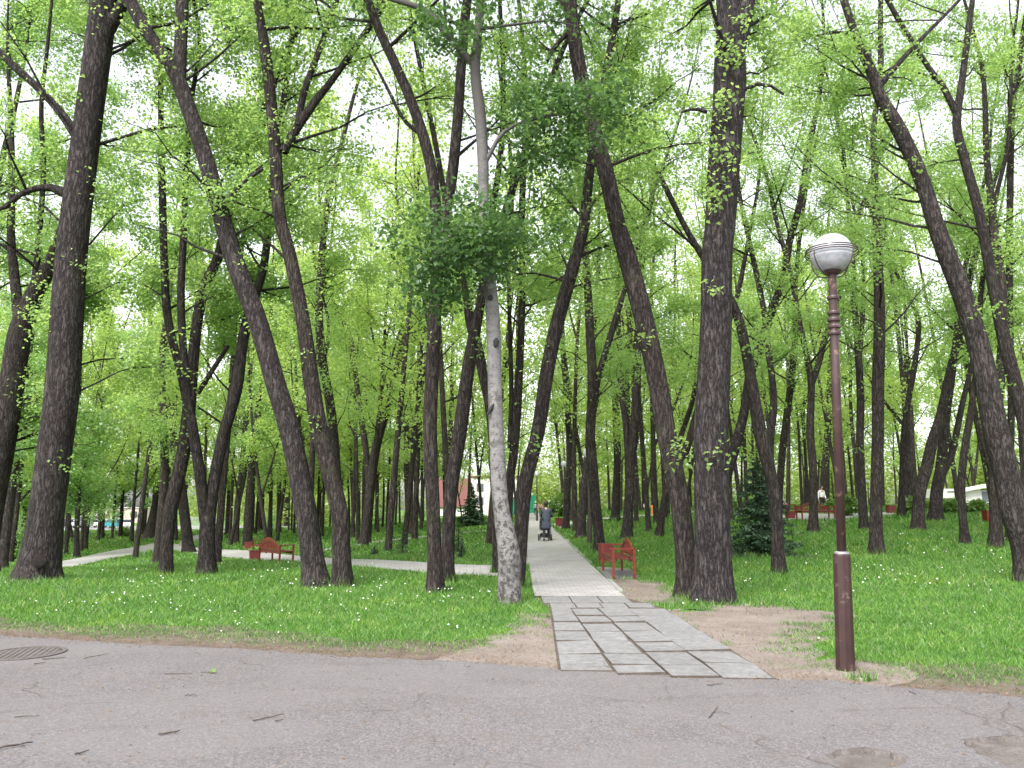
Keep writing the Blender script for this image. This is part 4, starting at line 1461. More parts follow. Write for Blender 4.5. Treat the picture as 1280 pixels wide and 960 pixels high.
# a far wood that closes the view: one mass
def far_wood():
    r = np.random.default_rng(77)
    C = []
    for k in range(420):
        X = r.uniform(-130, 150)
        if -85 < X < -46 or -22 < X < 2:
            Y = r.uniform(185, 230)
        else:
            Y = r.uniform(122, 165)
        h = r.uniform(6, 17)
        w = r.uniform(2.5, 5)
        n = 330
        q = r.normal(0, 1, (n, 3)) * np.array([w * 0.6, w * 0.5, h * 0.28])
        q[:, 2] += h * 0.45
        q[:, 2] = np.abs(q[:, 2])
        C.append(q + np.array([X, Y, ground(X, Y)]))
    C = np.vstack(C)
    V = quads_leaves(C, 0.62 * r.uniform(0.6, 1.3, len(C)), r)
    tag(link("far_wood", np_mesh("far_wood", V, np.arange(len(V)).reshape(-1, 4)), M["leaf_bright"]), kind="stuff")


far_wood()

# ------------------------------------------------------------------ spruces and bushes
def spruce(label, bx, by, tip_y, half_w, seed, name="spruce_tree", tiers=15, needles=14000, tip_dx=0, group=None, size=0.05):
    r = np.random.default_rng(seed)
    b = hit(bx, by)
    m = pxm(b)
    H = (by - tip_y) * m
    R = half_w * m
    root = thing(name, label, "tree", b, 0, group)
    tm = MB()
    tm.tube([(0, 0, -0.05), (tip_dx * m * 0.5, 0, H * 0.5), (tip_dx * m, 0, H)], [0.03 * H ** 0.8, 0.016 * H ** 0.8, 0.004], 7)
    C, A = [], []
    for t in range(tiers):
        z = H * (0.05 + 0.93 * t / tiers)
        rad = R * (1 - z / H) ** 1.05 + 0.02
        nbr = int(8 + 10 * (1 - t / tiers))
        for k in range(nbr):
            az = r.uniform(0, 6.28)
            L = rad * r.uniform(0.6, 1.2)
            z = H * (0.05 + 0.93 * (t + r.uniform(-0.45, 0.45)) / tiers)
            z = max(0.03 * H, z)
            dz = -L * r.uniform(0.05, 0.32)
            n = max(5, int(needles / (tiers * 10) * L / max(R, 0.01) * 1.6))
            u = r.uniform(0.1, 1, n)
            side = r.normal(0, 0.09 * L * (1.1 - u * 0.7) + 0.006, n)
            x = np.cos(az) * L * u - np.sin(az) * side
            y = np.sin(az) * L * u + np.cos(az) * side
            zz = z + dz * u + 0.25 * L * (u - 0.6) ** 2 - np.abs(side) * 0.45 - np.abs(r.normal(0, 0.03 * H / 3, n))
            C.append(np.stack([x + tip_dx * m * z / H, y, np.maximum(zz, 0.02)], -1))
            tm.tube([(tip_dx * m * z / H, 0, z), (math.cos(az) * L * 0.9 + tip_dx * m * z / H, math.sin(az) * L * 0.9, max(0.02, z + dz * 0.9))], [0.012 * H / 3, 0.004], 3, False)
    tm.build("trunk", M["bark_far"], root)
    C = np.vstack(C)
    V = quads_leaves(C, size * r.uniform(0.7, 1.5, len(C)), r, up=0.6, droop=0.4, aspect=0.38)
    link("needles", np_mesh("needles", V, np.arange(len(V)).reshape(-1, 4)), M["needle"], root)
    return root


spruce("big dark spruce with drooping skirts, behind the slim slanting trunk", 952, 693, 563, 62, 1, needles=15000, size=0.085, tip_dx=-4)
spruce("small dark spruce beyond the touching trunk pair, before the red-roofed building", 589, 659, 600, 25, 2, needles=9000, size=0.16)
spruce("tiny spruce sapling in the lawn, between low-forked trunk and touching pair", 503, 694, 656, 14, 3, "spruce_sapling", 7, 420, size=0.06)
spruce("tiny spruce sapling in the lawn just beyond the touching pair", 573, 692, 652, 13, 4, "spruce_sapling", 8, 420, size=0.055)
spruce("bushy dwarf spruce sapling low in the grass near the white-barked trunk", 577, 698, 676, 9, 5, "spruce_sapling", 5, 700, size=0.06)
spruce("dwarf spruce tuft low in the grass near the low-forked trunk", 468, 695, 681, 8, 6, "spruce_sapling", 5, 500, size=0.07)


def bush(label, bx, by, wpx, hpx, n, seed, size=0.14, mat="bush", name="bush"):
    r = np.random.default_rng(seed)
    b = hit(bx, by)
    m = pxm(b)
    w, h = wpx * m / 2, hpx * m
    root = thing(name, label, "bush", b)
    k = max(10, n // 60)
    sp = r.normal(0, 1, (k, 3))
    sp /= np.linalg.norm(sp, axis=1, keepdims=True)
    sp *= (r.random((k, 1)) ** 0.33)
    sp = sp * np.array([w * 0.9, min(w, h * 1.2), h * 0.48]) + np.array([0, 0, h * 0.5])
    C = sp[r.integers(0, k, n)] + r.normal(0, 0.16 * min(w, h), (n, 3))
    C[:, 2] = np.abs(C[:, 2])
    V = quads_leaves(C, size * r.uniform(0.7, 1.3, n), r)
    link("foliage", np_mesh("foliage", V, np.arange(len(V)).reshape(-1, 4)), M[mat], root)
    st = MB()
    for i in range(6):
        a = r.uniform(0, 6.28)
        st.tube([(0.05 * math.cos(a), 0.05 * math.sin(a), -0.05), (w * 0.35 * math.cos(a), w * 0.3 * math.sin(a), h * 0.45), (w * 0.6 * math.cos(a), w * 0.5 * math.sin(a), h * 0.8)], [0.025, 0.015, 0.006], 5)
    st.build("stems", M["bark_far"], root)
    return root


bush("round pale green bush at the path's far end behind the walking woman", 702, 647, 34, 30, 2600, 1, 0.2)
bush("bush behind the trunk at the red bin, beside the side path", 733, 646, 26, 22, 1800, 2, 0.2)
bush("dark dense bush at the heavy edge trunk's foot", 18, 700, 60, 56, 3500, 3, 0.13, "leaf_deep")
bush("rounded bush behind the near lamp post", 1060, 645, 34, 22, 2000, 4, 0.14)
bush("bush beside the person in white behind the far bench", 1040, 641, 22, 16, 1500, 5, 0.14)
bush("first clipped bush of the low hedge, behind the curving trunk", 1140, 644, 34, 20, 1800, 6, 0.15)
bush("second bush of the low hedge, behind the thick forking trunk", 1196, 643, 36, 17, 1800, 7, 0.15)
bush("last bush of the low hedge, by the white kiosk's corner", 1222, 643, 22, 17, 1500, 8, 0.15)
bush("low wide bush in the ranks behind the sharp leaner", 392, 655, 50, 13, 1800, 9, 0.18)
bush("low wide bush on the lawn's far edge behind the low-forked trunk", 480, 652, 44, 14, 1800, 10, 0.2)
bush("low bush on the lawn's far edge just before the touching pair", 522, 648, 36, 12, 1500, 11, 0.2)
bush("bush behind the paired red benches' trunk row", 334, 662, 30, 20, 1600, 12, 0.18, "leaf_deep")
bush("flowering pale scrub before the parked teal car", 150, 671, 34, 12, 1000, 13, 0.2)
bush("bush between big spruce and the seated people", 930, 640, 40, 18, 1800, 14, 0.2, "leaf_deep")

# ------------------------------------------------------------------ lamps
def ring_rib(mb, a, R0, z0, R1, z1, r):
    pts = []
    for i in range(15):
        t = i / 14
        ang = -math.pi / 2 + t * math.pi / 2
        rr_ = R0 + (R1 - R0) * math.cos(ang)
        zz = z0 + (z1 - z0) * (1 + math.sin(ang))
        pts.append((rr_ * math.cos(a), rr_ * math.sin(a), zz))
    mb.tube(pts, r, 6)


def near_lamp():
    b = hit(1057, 838)
    b.z = 0
    root = thing("street_lamp", "tall maroon lamp post with caged white globe, standing near the road", "lamp", b)
    top = at(1039.5, 317, b.y)
    Zc = top.z
    root.rotation_euler = (0, math.atan((top.x - b.x) / top.z), 0)      # the post has settled a little out of plumb
    z_at = lambda py: at(1045, py, b.y).z
    zs = z_at(692)
    mb = MB()
    mb.lathe([(0.098, -0.1), (0.094, 0.02), (0.086, zs - 0.03), (0.084, zs - 0.01), (0.078, zs)], 10)
    mb.build("base_sleeve", M["lamp_sleeve"], root)
    MB().lathe([(0.074, zs + 0.001), (0.072, zs + 0.018), (0.05, zs + 0.024)], 20).build("sleeve_cap", M["lamp_steel"], root)
    zt = z_at(343)
    MB().lathe([(0.047, zs + 0.024), (0.046, z_at(450)), (0.043, zt - 0.02), (0.052, zt)], 18).build("pole", M["lamp_paint"], root, smooth=True)
    for py in (372, 391, 399.5, 408, 416.5):
        z = z_at(py)
        w = 0.066 if py > 380 else 0.060
        MB().lathe([(0.045, z - 0.022), (w, z - 0.018), (w + 0.003, z), (w, z + 0.018), (0.045, z + 0.022)], 20).build("collar", M["lamp_paint"], root)
    R = 0.222
    cup = zt - 0.01
    MB().lathe([(0.052, cup), (0.085, cup + 0.02), (0.100, cup + 0.036), (0.096, cup + 0.04)], 22).build("globe_holder", M["lamp_paint"], root)
    # globe: opal upper part, clearer lower bowl
    up, lo = [], []
    for i in range(15):
        a = math.radians(-8 + 98 * i / 14)
        up.append((max(0.001, R * math.cos(a)), Zc + R * math.sin(a)))
    for i in range(10):
        a = math.radians(-62 + 54 * i / 9)
        lo.append((R * math.cos(a), Zc + R * math.sin(a)))
    g = MB().lathe(up, 32).build("globe", M["globe"], root, smooth=True)
    MB().lathe(lo, 32).build("globe_bowl", M["globe_clear"], root, smooth=True)
    cg = MB()
    Rr = R + 0.052
    for k in range(4):
        ring_rib(cg, math.radians(28 + 90 * k), 0.06, cup - 0.005, Rr, Zc - 0.01, 0.0075)
    for dz in (-0.01, 0.014, 0.038):
        cg.torus((0, 0, Zc + dz), Rr - (dz + 0.01) * 0.22, 0.006, "z", 40, 6)
    cg.build("globe_cage", M["lamp_paint"], root, smooth=True)


near_lamp()


def far_lamp(label, gx, gy, Y, mat="lamp_far", Hl=None, bx=None):
    top = at(gx, gy, Y)
    x = top.x if bx is None else at(bx, 660, Y).x
    g = ground(top.x, Y)
    root = thing("street_lamp", label, "lamp", (top.x, Y, g), 0, "globe lamps among the trees")
    H = top.z - g
    MB().lathe([(0.10, -0.1), (0.095, 0.95), (0.07, 0.98)], 10).build("base_sleeve", M[mat], root)
    MB().lathe([(0.05, 0.98), (0.045, H - 0.2)], 10).build("pole", M[mat], root)
    MB().lathe([(0.045, H - 0.2), (0.11, H - 0.16)], 12).build("globe_holder", M[mat], root)
    pr = [(max(0.001, 0.21 * math.cos(math.radians(a))), H + 0.21 * math.sin(math.radians(a))) for a in range(-60, 91, 15)]
    MB().lathe(pr, 18).build("globe", M["globe"], root, smooth=True)


b_ = hit(739, 681)
far_lamp("black-based globe lamp on the lawn beside the path, past the red bench", 735.5, 566, b_.y)
far_lamp("globe lamp standing in the trees by the red bin at the path edge", 705, 580, 51)
far_lamp("faraway globe lamp at the paved path's end", 671, 593, 69)
far_lamp("white globe lamp showing beside the V-forked trunk at the far benches", 1030.5, 574, 55)
far_lamp("faint faraway globe lamp just behind the straight trunk in open grass", 1084.5, 602, 88)

# ------------------------------------------------------------------ benches and bins
def arch(u):
    """top edge of the backrest, u -1..1 -> height over the seat"""
    a = abs(u)
    if a > 0.78:
        return 0.14
    t = math.cos(a / 0.78 * math.pi / 2)
    return 0.14 + 0.20 * (t ** 0.9)


def bench(label, loc, face, L=2.0, group="red arched-back park benches"):
    """front looks along angle face"""
    root = thing("park_bench", label, "bench", loc, face - math.pi / 2, group)
    # local: front +y, length along x
    sh, d = 0.42, 0.46
    seat = MB()
    for k in range(5):
        y = -0.18 + k * 0.098
        seat.box((0, y, sh), (L - 0.10, 0.082, 0.032))
    seat.build("seat", M["red_dark"], root, bevel=0.004)
    fr = MB()
    fr.box((0, d / 2 - 0.02, sh - 0.045), (L - 0.06, 0.03, 0.055)).box((0, -d / 2 + 0.03, sh - 0.045), (L - 0.06, 0.03, 0.055))
    fr.build("seat_rail", M["red"], root)
    back = MB()
    yb = -d / 2
    pts = [(-1 + 2 * i / 40) for i in range(41)]
    # arched top board
    outer_ = [((u) * (L / 2 - 0.03), sh + 0.06 + arch(u)) for u in pts]
    inner_ = [(x, z - 0.075) for x, z in outer_]
    for i in range(40):
        q = [outer_[i], outer_[i + 1], inner_[i + 1], inner_[i]]
        back.prism(q, yb - 0.02, yb + 0.022, "y")
    back.box((0, yb, sh + 0.07), (L - 0.06, 0.03, 0.06))
    n = 13
    for i in range(n):
        u = -0.9 + 1.8 * i / (n - 1)
        z1 = sh + 0.06 + arch(u) - 0.06
        back.box((u * (L / 2 - 0.03), yb, (sh + 0.1 + z1) / 2), (0.066, 0.018, z1 - sh - 0.1))
    back.build("backrest", M["red"], root)
    for s in (-1, 1):
        x = s * (L / 2 - 0.03)
        MB().box((x, yb, (sh + 0.22) / 2), (0.055, 0.055, sh + 0.22)).build("leg", M["red"], root, bevel=0.004)
        MB().box((x, d / 2, (sh + 0.20) / 2), (0.055, 0.055, sh + 0.20)).build("leg", M["red"], root, bevel=0.004)
        MB().box((x, 0.02, sh + 0.215), (0.065, d + 0.10, 0.032)).build("armrest", M["red"], root, bevel=0.006)
    return root


def bin_(label, loc, rz=0.0, w=0.40, h=0.46, lip=True):
    root = thing("litter_bin", label, "bin", loc, rz, "square red litter bins")
    b = MB()
    b.box((0, 0, h / 2 + 0.02), (w * 0.92, w * 0.92, h), None, 1.08)
    b.build("body", M["red_dark"], root, bevel=0.008)
    MB().box((0, 0, h + 0.035), (w * 1.06, w * 1.06, 0.03)).build("rim", M["red"], root, bevel=0.006)
    MB().box((0, 0, h + 0.052), (w * 0.84, w * 0.84, 0.006)).build("liner", M["black"], root)
    return root


bench("red arched bench on a slab pad facing the paved path, alone beside it", (2.47, 18.35, 0.033), math.pi, 2.0)
bin_("square red bin at the far end of the path-side bench", hit(757, 706.5) + Vector((0.05, 0.35, 0)), 0.1, 0.36, 0.50)
pA = hit(347, 704)
bench("nearer red bench of the pair by the cross path, its back to the lawn", (pA.x - 0.1, pA.y + 0.1, pA.z), math.radians(38), 1.9)
pB = hit(329.5, 691.5)
bench("farther red bench of the pair by the cross path, facing away from its neighbour", (pB.x, pB.y, pB.z), math.radians(219), 1.9)
bin_("nearer red bin beside the paired benches", hit(318, 699.5), 0.4, 0.46, 0.36)
bin_("farther red bin behind the paired benches, at the thick trunk", hit(310, 687.5), 0.3, 0.42, 0.42)
pD = hit(1020, 650)
bench("far red bench behind the V-forked trunk, broadside to the lawn", (pD.x, pD.y, pD.z), math.radians(-78), 1.75)
pE = hit(993, 645)
bench("far red bench with people seated, past the big spruce", (pE.x + 0.2, pE.y + 2.2, pE.z), math.radians(-50), 1.8)
bin_("low red bin at the seated people's bench", hit(988, 648.5), 0.1, 0.40, 0.34)
bin_("red bin far off in the grass beside a slim trunk", hit(1114, 641.5), 0, 0.42, 0.38)
bin_("red bin at the foot of the half covered upright trunk", hit(1237, 653), 0, 0.36, 0.42)
bin_("red bin with a pale front at the path edge under a trunk", hit(699.5, 658.5), 0.2, 0.46, 0.5)
pS = hit(270, 669.5)
bench("faraway red bench with a seated reader, across the lawn", (pS.x, pS.y, pS.z), math.radians(200), 1.8)

# ------------------------------------------------------------------ people
def skin(name, J, E, mat, parent, sub=2):
    """J: list of (x,y,z,r[,ry]); E: edges; one continuous skinned surface"""
    me = bpy.data.meshes.new(name)
    me.from_pydata([j[:3] for j in J], E, [])
    o = bpy.data.objects.new(name, me)
    COL.objects.link(o)
    md = o.modifiers.new("skin", "SKIN")
    md.use_smooth_shade = True
    if not me.skin_vertices:
        bpy.context.view_layer.objects.active = o
        bpy.ops.mesh.customdata_skin_add()
    for i, j in enumerate(J):
        v = me.skin_vertices[0].data[i]
        v.radius = (j[3], j[4] if len(j) > 4 else j[3])
        v.use_root = (i == 0)
    sb = o.modifiers.new("sub", "SUBSURF")
    sb.levels = sb.render_levels = sub
    dg = bpy.context.evaluated_depsgraph_get()
    new = bpy.data.meshes.new_from_object(o.evaluated_get(dg))
    o.modifiers.clear()
    o.data = new
    bpy.data.meshes.remove(me)
    new.materials.clear()
    new.materials.append(mat)
    for p in new.polygons:
        p.use_smooth = True
    if parent is not None:
        o.parent = parent
    return o


def person(label, loc, rz, pose, height=1.66, top="coat", bottom="black", hair="hair", coat_len=None, hat=None, group=None, hairlong=False):
    root = thing("person", label, "person", loc, rz, group)
    k = height / 1.66
    root.scale = (k, k, k)
    P = pose
    # skeleton points (local, facing +y)
    hip, chest, neck, head = P["hip"], P["chest"], P["neck"], P["head"]
    J = [(*hip, 0.115, 0.085), (*((Vector(hip) + Vector(chest)) / 2), 0.105, 0.08), (*chest, 0.13, 0.09), (*neck, 0.05), (*(Vector(neck).lerp(Vector(head), 0.45)), 0.052), (*head, 0.085, 0.10), (*(Vector(head) + Vector((0, 0.0, 0.085))), 0.06, 0.07)]
    E = [(0, 1), (1, 2), (2, 3), (3, 4), (4, 5), (5, 6)]
    nose = Vector(head) + Vector((0, 0.105, -0.015))
    J.append((*nose, 0.014)); E.append((5, len(J) - 1))
    CJ = [(*hip, 0.165, 0.125), (*((Vector(hip) + Vector(chest)) / 2), 0.155, 0.12), (*chest, 0.145, 0.115), (*(Vector(chest).lerp(Vector(neck), 0.8)), 0.07, 0.065)]
    CE = [(0, 1), (1, 2), (2, 3)]
    TJ = [(*hip, 0.13, 0.105)]
    TE = []
    for s in (-1, 1):
        sh = P["shoulder%d" % s]; el = P["elbow%d" % s]; wr = P["wrist%d" % s]
        i = len(J)
        hd = Vector(wr) + (Vector(wr) - Vector(el)).normalized() * 0.09
        J += [(*sh, 0.055), (*el, 0.04), (*wr, 0.028), (*(Vector(wr).lerp(hd, 0.6)), 0.036, 0.022)]
        E += [(2, i), (i, i + 1), (i + 1, i + 2), (i + 2, i + 3)]
        palm = Vector(wr).lerp(hd, 0.6)
        fd = (hd - Vector(wr)).normalized()
        side = fd.cross(Vector((0, 0, 1)))
        side = side.normalized() if side.length > 0.1 else Vector((0, 1, 0))
        for f in range(4):
            b = palm + side * (f - 1.5) * 0.018 + fd * 0.03
            J += [(*b, 0.009), (*(b + fd * (0.05 - 0.006 * abs(f - 1.3)) + Vector((0, 0, -0.014))), 0.007)]
            E += [(i + 3, len(J) - 2), (len(J) - 2, len(J) - 1)]
        th = palm - side * 0.036
        J += [(*th, 0.010), (*(th + fd * 0.03 - side * 0.012), 0.008)]
        E += [(i + 3, len(J) - 2), (len(J) - 2, len(J) - 1)]
        c = len(CJ)
        CJ += [(sh[0] * 0.92, sh[1], sh[2] - 0.02, 0.07), (*el, 0.058), (*(Vector(el).lerp(Vector(wr), 0.93)), 0.045)]
        CE += [(2, c), (c, c + 1), (c + 1, c + 2)]
        th_, kn, an, to = P["thigh%d" % s], P["knee%d" % s], P["ankle%d" % s], P["toe%d" % s]
        i = len(J)
        J += [(*th_, 0.085), (*kn, 0.055), (*an, 0.032), (*to, 0.018, 0.014)]
        E += [(0, i), (i, i + 1), (i + 1, i + 2), (i + 2, i + 3)]
        t = len(TJ)
        TJ += [(*th_, 0.098), (*kn, 0.068), (*an, 0.055)]
        TE += [(0, t), (t, t + 1), (t + 1, t + 2)]
        skin("shoe", [(*(Vector(an) + Vector((0, -0.03, -0.045))), 0.045, 0.04), (*(Vector(an).lerp(Vector(to), 0.6) + Vector((0, 0, -0.012))), 0.048, 0.034), (*to, 0.040, 0.028)], [(0, 1), (1, 2)], M["black"], root, 1)
    skin("body", J, E, M["skin"], root, 2)
    skin("trousers", TJ, TE, M[bottom], root, 2)
    if coat_len:
        z = coat_len
        CJ[0] = (*hip, 0.195, 0.145)
        CJ.append((hip[0], hip[1] - 0.01, z, 0.225, 0.17))
        CE.append((0, len(CJ) - 1))
        mid = (hip[2] + z) / 2
        CJ.append((hip[0], hip[1] - 0.01, z + 0.02, 0.19, 0.155))
        CJ[-1] = (hip[0], hip[1], z - 0.015, 0.22, 0.165)
        CE.append((len(CJ) - 2, len(CJ) - 1))
    skin("coat" if coat_len else "jacket", CJ, CE, M[top], root, 2)
    hp = Vector(head)
    if hair:
        hb = MB()
        prof = [(max(0.001, 0.098 * math.cos(math.radians(a))), 0.128 * math.sin(math.radians(a))) for a in range(-60 if hairlong else -25, 91, 15)]
        if hairlong:
            prof = [(0.06, -0.19), (0.085, -0.15)] + prof
        hb.lathe(prof, 16, (hp.x, hp.y - 0.028, hp.z + 0.03))
        hb.build("hair", M[hair], root, smooth=True)
    if hat:
        MB().lathe([(0.17, 0.0), (0.165, 0.012), (0.105, 0.02), (0.10, 0.10), (0.06, 0.125), (0.001, 0.13)], 18, (hp.x, hp.y - 0.01, hp.z + 0.065)).build("hat", M[hat], root, smooth=True)
    return root


def walk_pose(step=0.22, hands=None, lean=0.0):
    p = dict(hip=(0, 0, 0.90), chest=(0, 0.02 + lean, 1.24), neck=(0, 0.02 + lean, 1.40), head=(0, 0.05 + lean * 1.2, 1.535))
    for s in (-1, 1):
        f = s * step
        p["thigh%d" % s] = (0.09 * s, 0.01, 0.86)
        p["knee%d" % s] = (0.095 * s, f * 0.6 + 0.05, 0.47)
        p["ankle%d" % s] = (0.095 * s, f, 0.085 + (0.05 if s < 0 else 0))
        p["toe%d" % s] = (0.105 * s, f + 0.16, 0.03 + (0.0 if s < 0 else 0))
        p["shoulder%d" % s] = (0.185 * s, 0.02 + lean, 1.33)
        if hands:
            p["elbow%d" % s] = (0.235 * s, 0.06 + lean, 1.08)
            p["wrist%d" % s] = (0.20 * s, hands[0] - 0.08, hands[1])
        else:
            p["elbow%d" % s] = (0.24 * s, -0.02 - f * 0.4, 1.07)
            p["wrist%d" % s] = (0.24 * s, 0.05 - f * 0.8, 0.84)
    return p


def sit_pose():
    p = dict(hip=(0, 0, 0.52), chest=(0, 0.0, 0.87), neck=(0, 0.03, 1.03), head=(0, 0.08, 1.155))
    for s in (-1, 1):
        p["thigh%d" % s] = (0.09 * s, 0.05, 0.52)
        p["knee%d" % s] = (0.11 * s, 0.46, 0.53)
        p["ankle%d" % s] = (0.11 * s, 0.50, 0.10)
        p["toe%d" % s] = (0.12 * s, 0.64, 0.035)
        p["shoulder%d" % s] = (0.185 * s, 0.0, 0.96)
        p["elbow%d" % s] = (0.25 * s, 0.08, 0.70)
        p["wrist%d" % s] = (0.12 * s, 0.30, 0.66)
    return p


wp = hit(683, 677.5)
wp.z += 0.03
wrz = math.radians(-3)
person("woman seen from behind in a long blue-grey coat pushing a stroller", wp, wrz, walk_pose(0.10, hands=(0.40, 1.0), lean=0.04), 1.64, coat_len=0.58, hairlong=True)


def stroller():
    root = thing("stroller", "black baby stroller pushed along the path by the woman in the coat", "stroller", wp + Vector((-0.04, 0.36, 0)), wrz)
    for x, y, r in ((-0.27, 0.0, 0.14), (0.27, 0.0, 0.14), (-0.22, 0.62, 0.10), (0.22, 0.62, 0.10)):
        w = MB()
        w.torus((x, y, r), r - 0.022, 0.024, "x", 22, 8)
        wo = w.build("wheel", M["rubber"], root, smooth=True)
        h = MB()
        h.tube([(x - 0.02, y, r), (x + 0.02, y, r)], 0.03, 8)
        for k in range(5):
            a = 2 * math.pi * k / 5
            h.bar((x, y, r), (x, y + (r - 0.03) * math.cos(a), r + (r - 0.03) * math.sin(a)), 0.01)
        h.build("hub", M["chrome"], wo)
    f = MB()
    for s in (-1, 1):
        f.tube([(0.25 * s, 0.02, 0.14), (0.24 * s, 0.45, 0.55), (0.23 * s, 0.52, 0.62)], 0.012, 6)
        f.tube([(0.21 * s, 0.62, 0.10), (0.235 * s, 0.30, 0.45), (0.23 * s, 0.02, 0.98)], 0.012, 6)
    f.tube([(-0.25, 0.0, 0.14), (0.25, 0.0, 0.14)], 0.01, 6)
    f.tube([(-0.21, 0.62, 0.10), (0.21, 0.62, 0.10)], 0.01, 6)
    f.build("frame", M["chrome"], root, smooth=True)
    h = MB()
    h.tube([(-0.23, 0.02, 0.98), (-0.20, -0.0, 1.0), (0.20, -0.0, 1.0), (0.23, 0.02, 0.98)], 0.016, 8)
    h.build("handle", M["rubber"], root, smooth=True)
    b = MB()
    b.box((0, 0.33, 0.22), (0.38, 0.5, 0.16), None, 1.1)
    b.build("basket", M["black"], root, bevel=0.02)
    s = MB()
    s.prism([(0.12, 0.45), (0.10, 0.72), (0.22, 0.78), (0.52, 0.62), (0.70, 0.60), (0.70, 0.48), (0.40, 0.42)], -0.21, 0.21, "x")
    s.build("seat", M["black"], root, bevel=0.02)
    c = MB()
    pr = []
    n = 9
    for i in range(n):
        a = math.radians(10 + 140 * i / (n - 1))
        pr.append((0.32 - 0.30 * math.cos(a), 0.66 + 0.30 * math.sin(a)))
    c.prism(pr, -0.22, 0.22, "x")
    c.build("canopy", M["black"], root, bevel=0.02)


stroller()

pc = hit(669.8, 645.2); pc.z += 0.03
person("walker in a pale straw hat and grey top, beside a companion at the path's end", pc, math.radians(175), walk_pose(0.12), 1.66, top="cloth_grey", bottom="black", hat="straw")
pc2 = hit(676, 645.6); pc2.z += 0.03
person("walker in a pink top and dark skirt at the path's end", pc2, math.radians(170), walk_pose(0.14), 1.62, top="cloth_pink", bottom="black", hairlong=True)
person("seated reader in red with dark hair, on the faraway bench", (pS.x, pS.y, pS.z), math.radians(200) - math.pi / 2, sit_pose(), 1.70, top="cloth_red", bottom="black", hairlong=True)
ang = math.radians(-50)
pe = Vector((pE.x + 0.2, pE.y + 2.2, pE.z))
ux = Vector((math.cos(ang - math.pi / 2), math.sin(ang - math.pi / 2), 0))
person("seated person in dark navy with a white sun hat, on the far bench", pe + ux * 0.42, ang - math.pi / 2, sit_pose(), 1.72, top="cloth_navy", bottom="black", hat="cloth_white")
person("small seated child in dark red with a white cap, beside the adult in navy", pe + ux * 0.80, ang - math.pi / 2, sit_pose(), 1.25, top="cloth_red", bottom="black", hat="cloth_white")
pw = at(1028, 640, 50); pw.z = ground(pw.x, 50)
person("standing person in a white shirt behind the bush at the far bench", pw, math.radians(200), walk_pose(0.06), 1.72, top="cloth_white", bottom="black")

# ------------------------------------------------------------------ playground hoop
ph = hit(813, 644)
root = thing("playground_hoop", "orange post with a pale ring, playground piece by the side path", "playground equipment", ph)
m_ = pxm(ph)
MB().tube([(0.15, 0, -0.1), (0.15, 0, 12.5 * m_)], 0.055, 10).build("post", M["orange"], root)
MB().torus((-0.25, 0.1, 11.5 * m_), 3.3 * m_, 0.06, "y", 26, 8).build("ring", M["fence_grey"], root, smooth=True)
MB().tube([(0.15, 0.05, 11.5 * m_), (-0.25, 0.1, 8.2 * m_)], 0.035, 6).build("brace", M["orange"], root)

# ------------------------------------------------------------------ cars
def car(label, px, py, paint, rz, kind="hatch"):
    b = hit(px, py, 160)
    b.z = ground(b.x, b.y) + 0.05
    root = thing("parked_car", label, "car", b, rz, "cars parked beyond the trees")
    # local: length along y (front +y)
    if kind == "van":
        low = [(-2.2, 0.35), (-2.2, 1.0), (1.5, 1.0), (2.1, 0.9), (2.2, 0.6), (2.2, 0.35)]
        topp = [(-2.18, 1.0), (-2.1, 1.85), (0.7, 1.85), (1.55, 1.0)]
    else:
        low = [(-2.05, 0.32), (-2.1, 0.62), (-2.0, 0.92), (0.9, 0.92), (1.95, 0.78), (2.1, 0.55), (2.05, 0.32)]
        topp = [(-1.95, 0.92), (-1.45, 1.42), (0.25, 1.45), (1.0, 0.92)]
    MB().prism(low, -0.86, 0.86, "x").build("body", M[paint], root, bevel=0.07)
    cab = MB()
    n = len(topp)
    vs = []
    for sx in (-1, 1):
        for y, z in topp:
            w = 0.80 if z < 1.1 else 0.66
            vs.append((sx * w, y, z))
    cab.add(vs, [tuple(range(n)), tuple(range(2 * n - 1, n - 1, -1))] + [(i, (i + 1) % n, (i + 1) % n + n, i + n) for i in range(n)])
    cab.build("windows", M["car_glass"], root, bevel=0.04)
    zt = topp[1][1]
    MB().box((0, (topp[1][0] + topp[2][0]) / 2, zt + 0.012), (1.30, topp[2][0] - topp[1][0] + 0.08, 0.05)).build("roof", M[paint], root, bevel=0.02)
    for sx in (-1, 1):
        for p0, p1 in ((topp[0], topp[1]), (topp[3], topp[2]), ((-0.4, topp[0][1]), (-0.4, zt))):
            MB().bar((sx * 0.81, p0[0], p0[1]), (sx * 0.67, p1[0], zt), 0.07).build("pillar", M[paint], root)
    for sx in (-1, 1):
        for y in (-1.3, 1.3):
            w = MB().lathe([(0.001, -0.1), (0.29, -0.1), (0.31, -0.06), (0.31, 0.06), (0.29, 0.1), (0.001, 0.1)], 18)
            o = w.build("wheel", M["rubber"], root, smooth=False)
            o.rotation_euler = (0, math.pi / 2, 0)
            o.location = (sx * 0.79, y, 0.31)
            h = MB().lathe([(0.001, -0.108), (0.17, -0.108), (0.17, 0.108), (0.001, 0.108)], 14).build("rim", M["chrome"], o)
        MB().box((sx * 0.62, 2.06, 0.66), (0.34, 0.08, 0.14)).build("headlight", M["chrome"], root, bevel=0.02)
        MB().box((sx * 0.66, -2.08, 0.74), (0.26, 0.06, 0.16)).build("tail_light", M["cloth_red"], root, bevel=0.02)
    MB().box((0, 2.1, 0.42), (1.5, 0.06, 0.14)).build("bumper", M["black"], root, bevel=0.02)
    return root


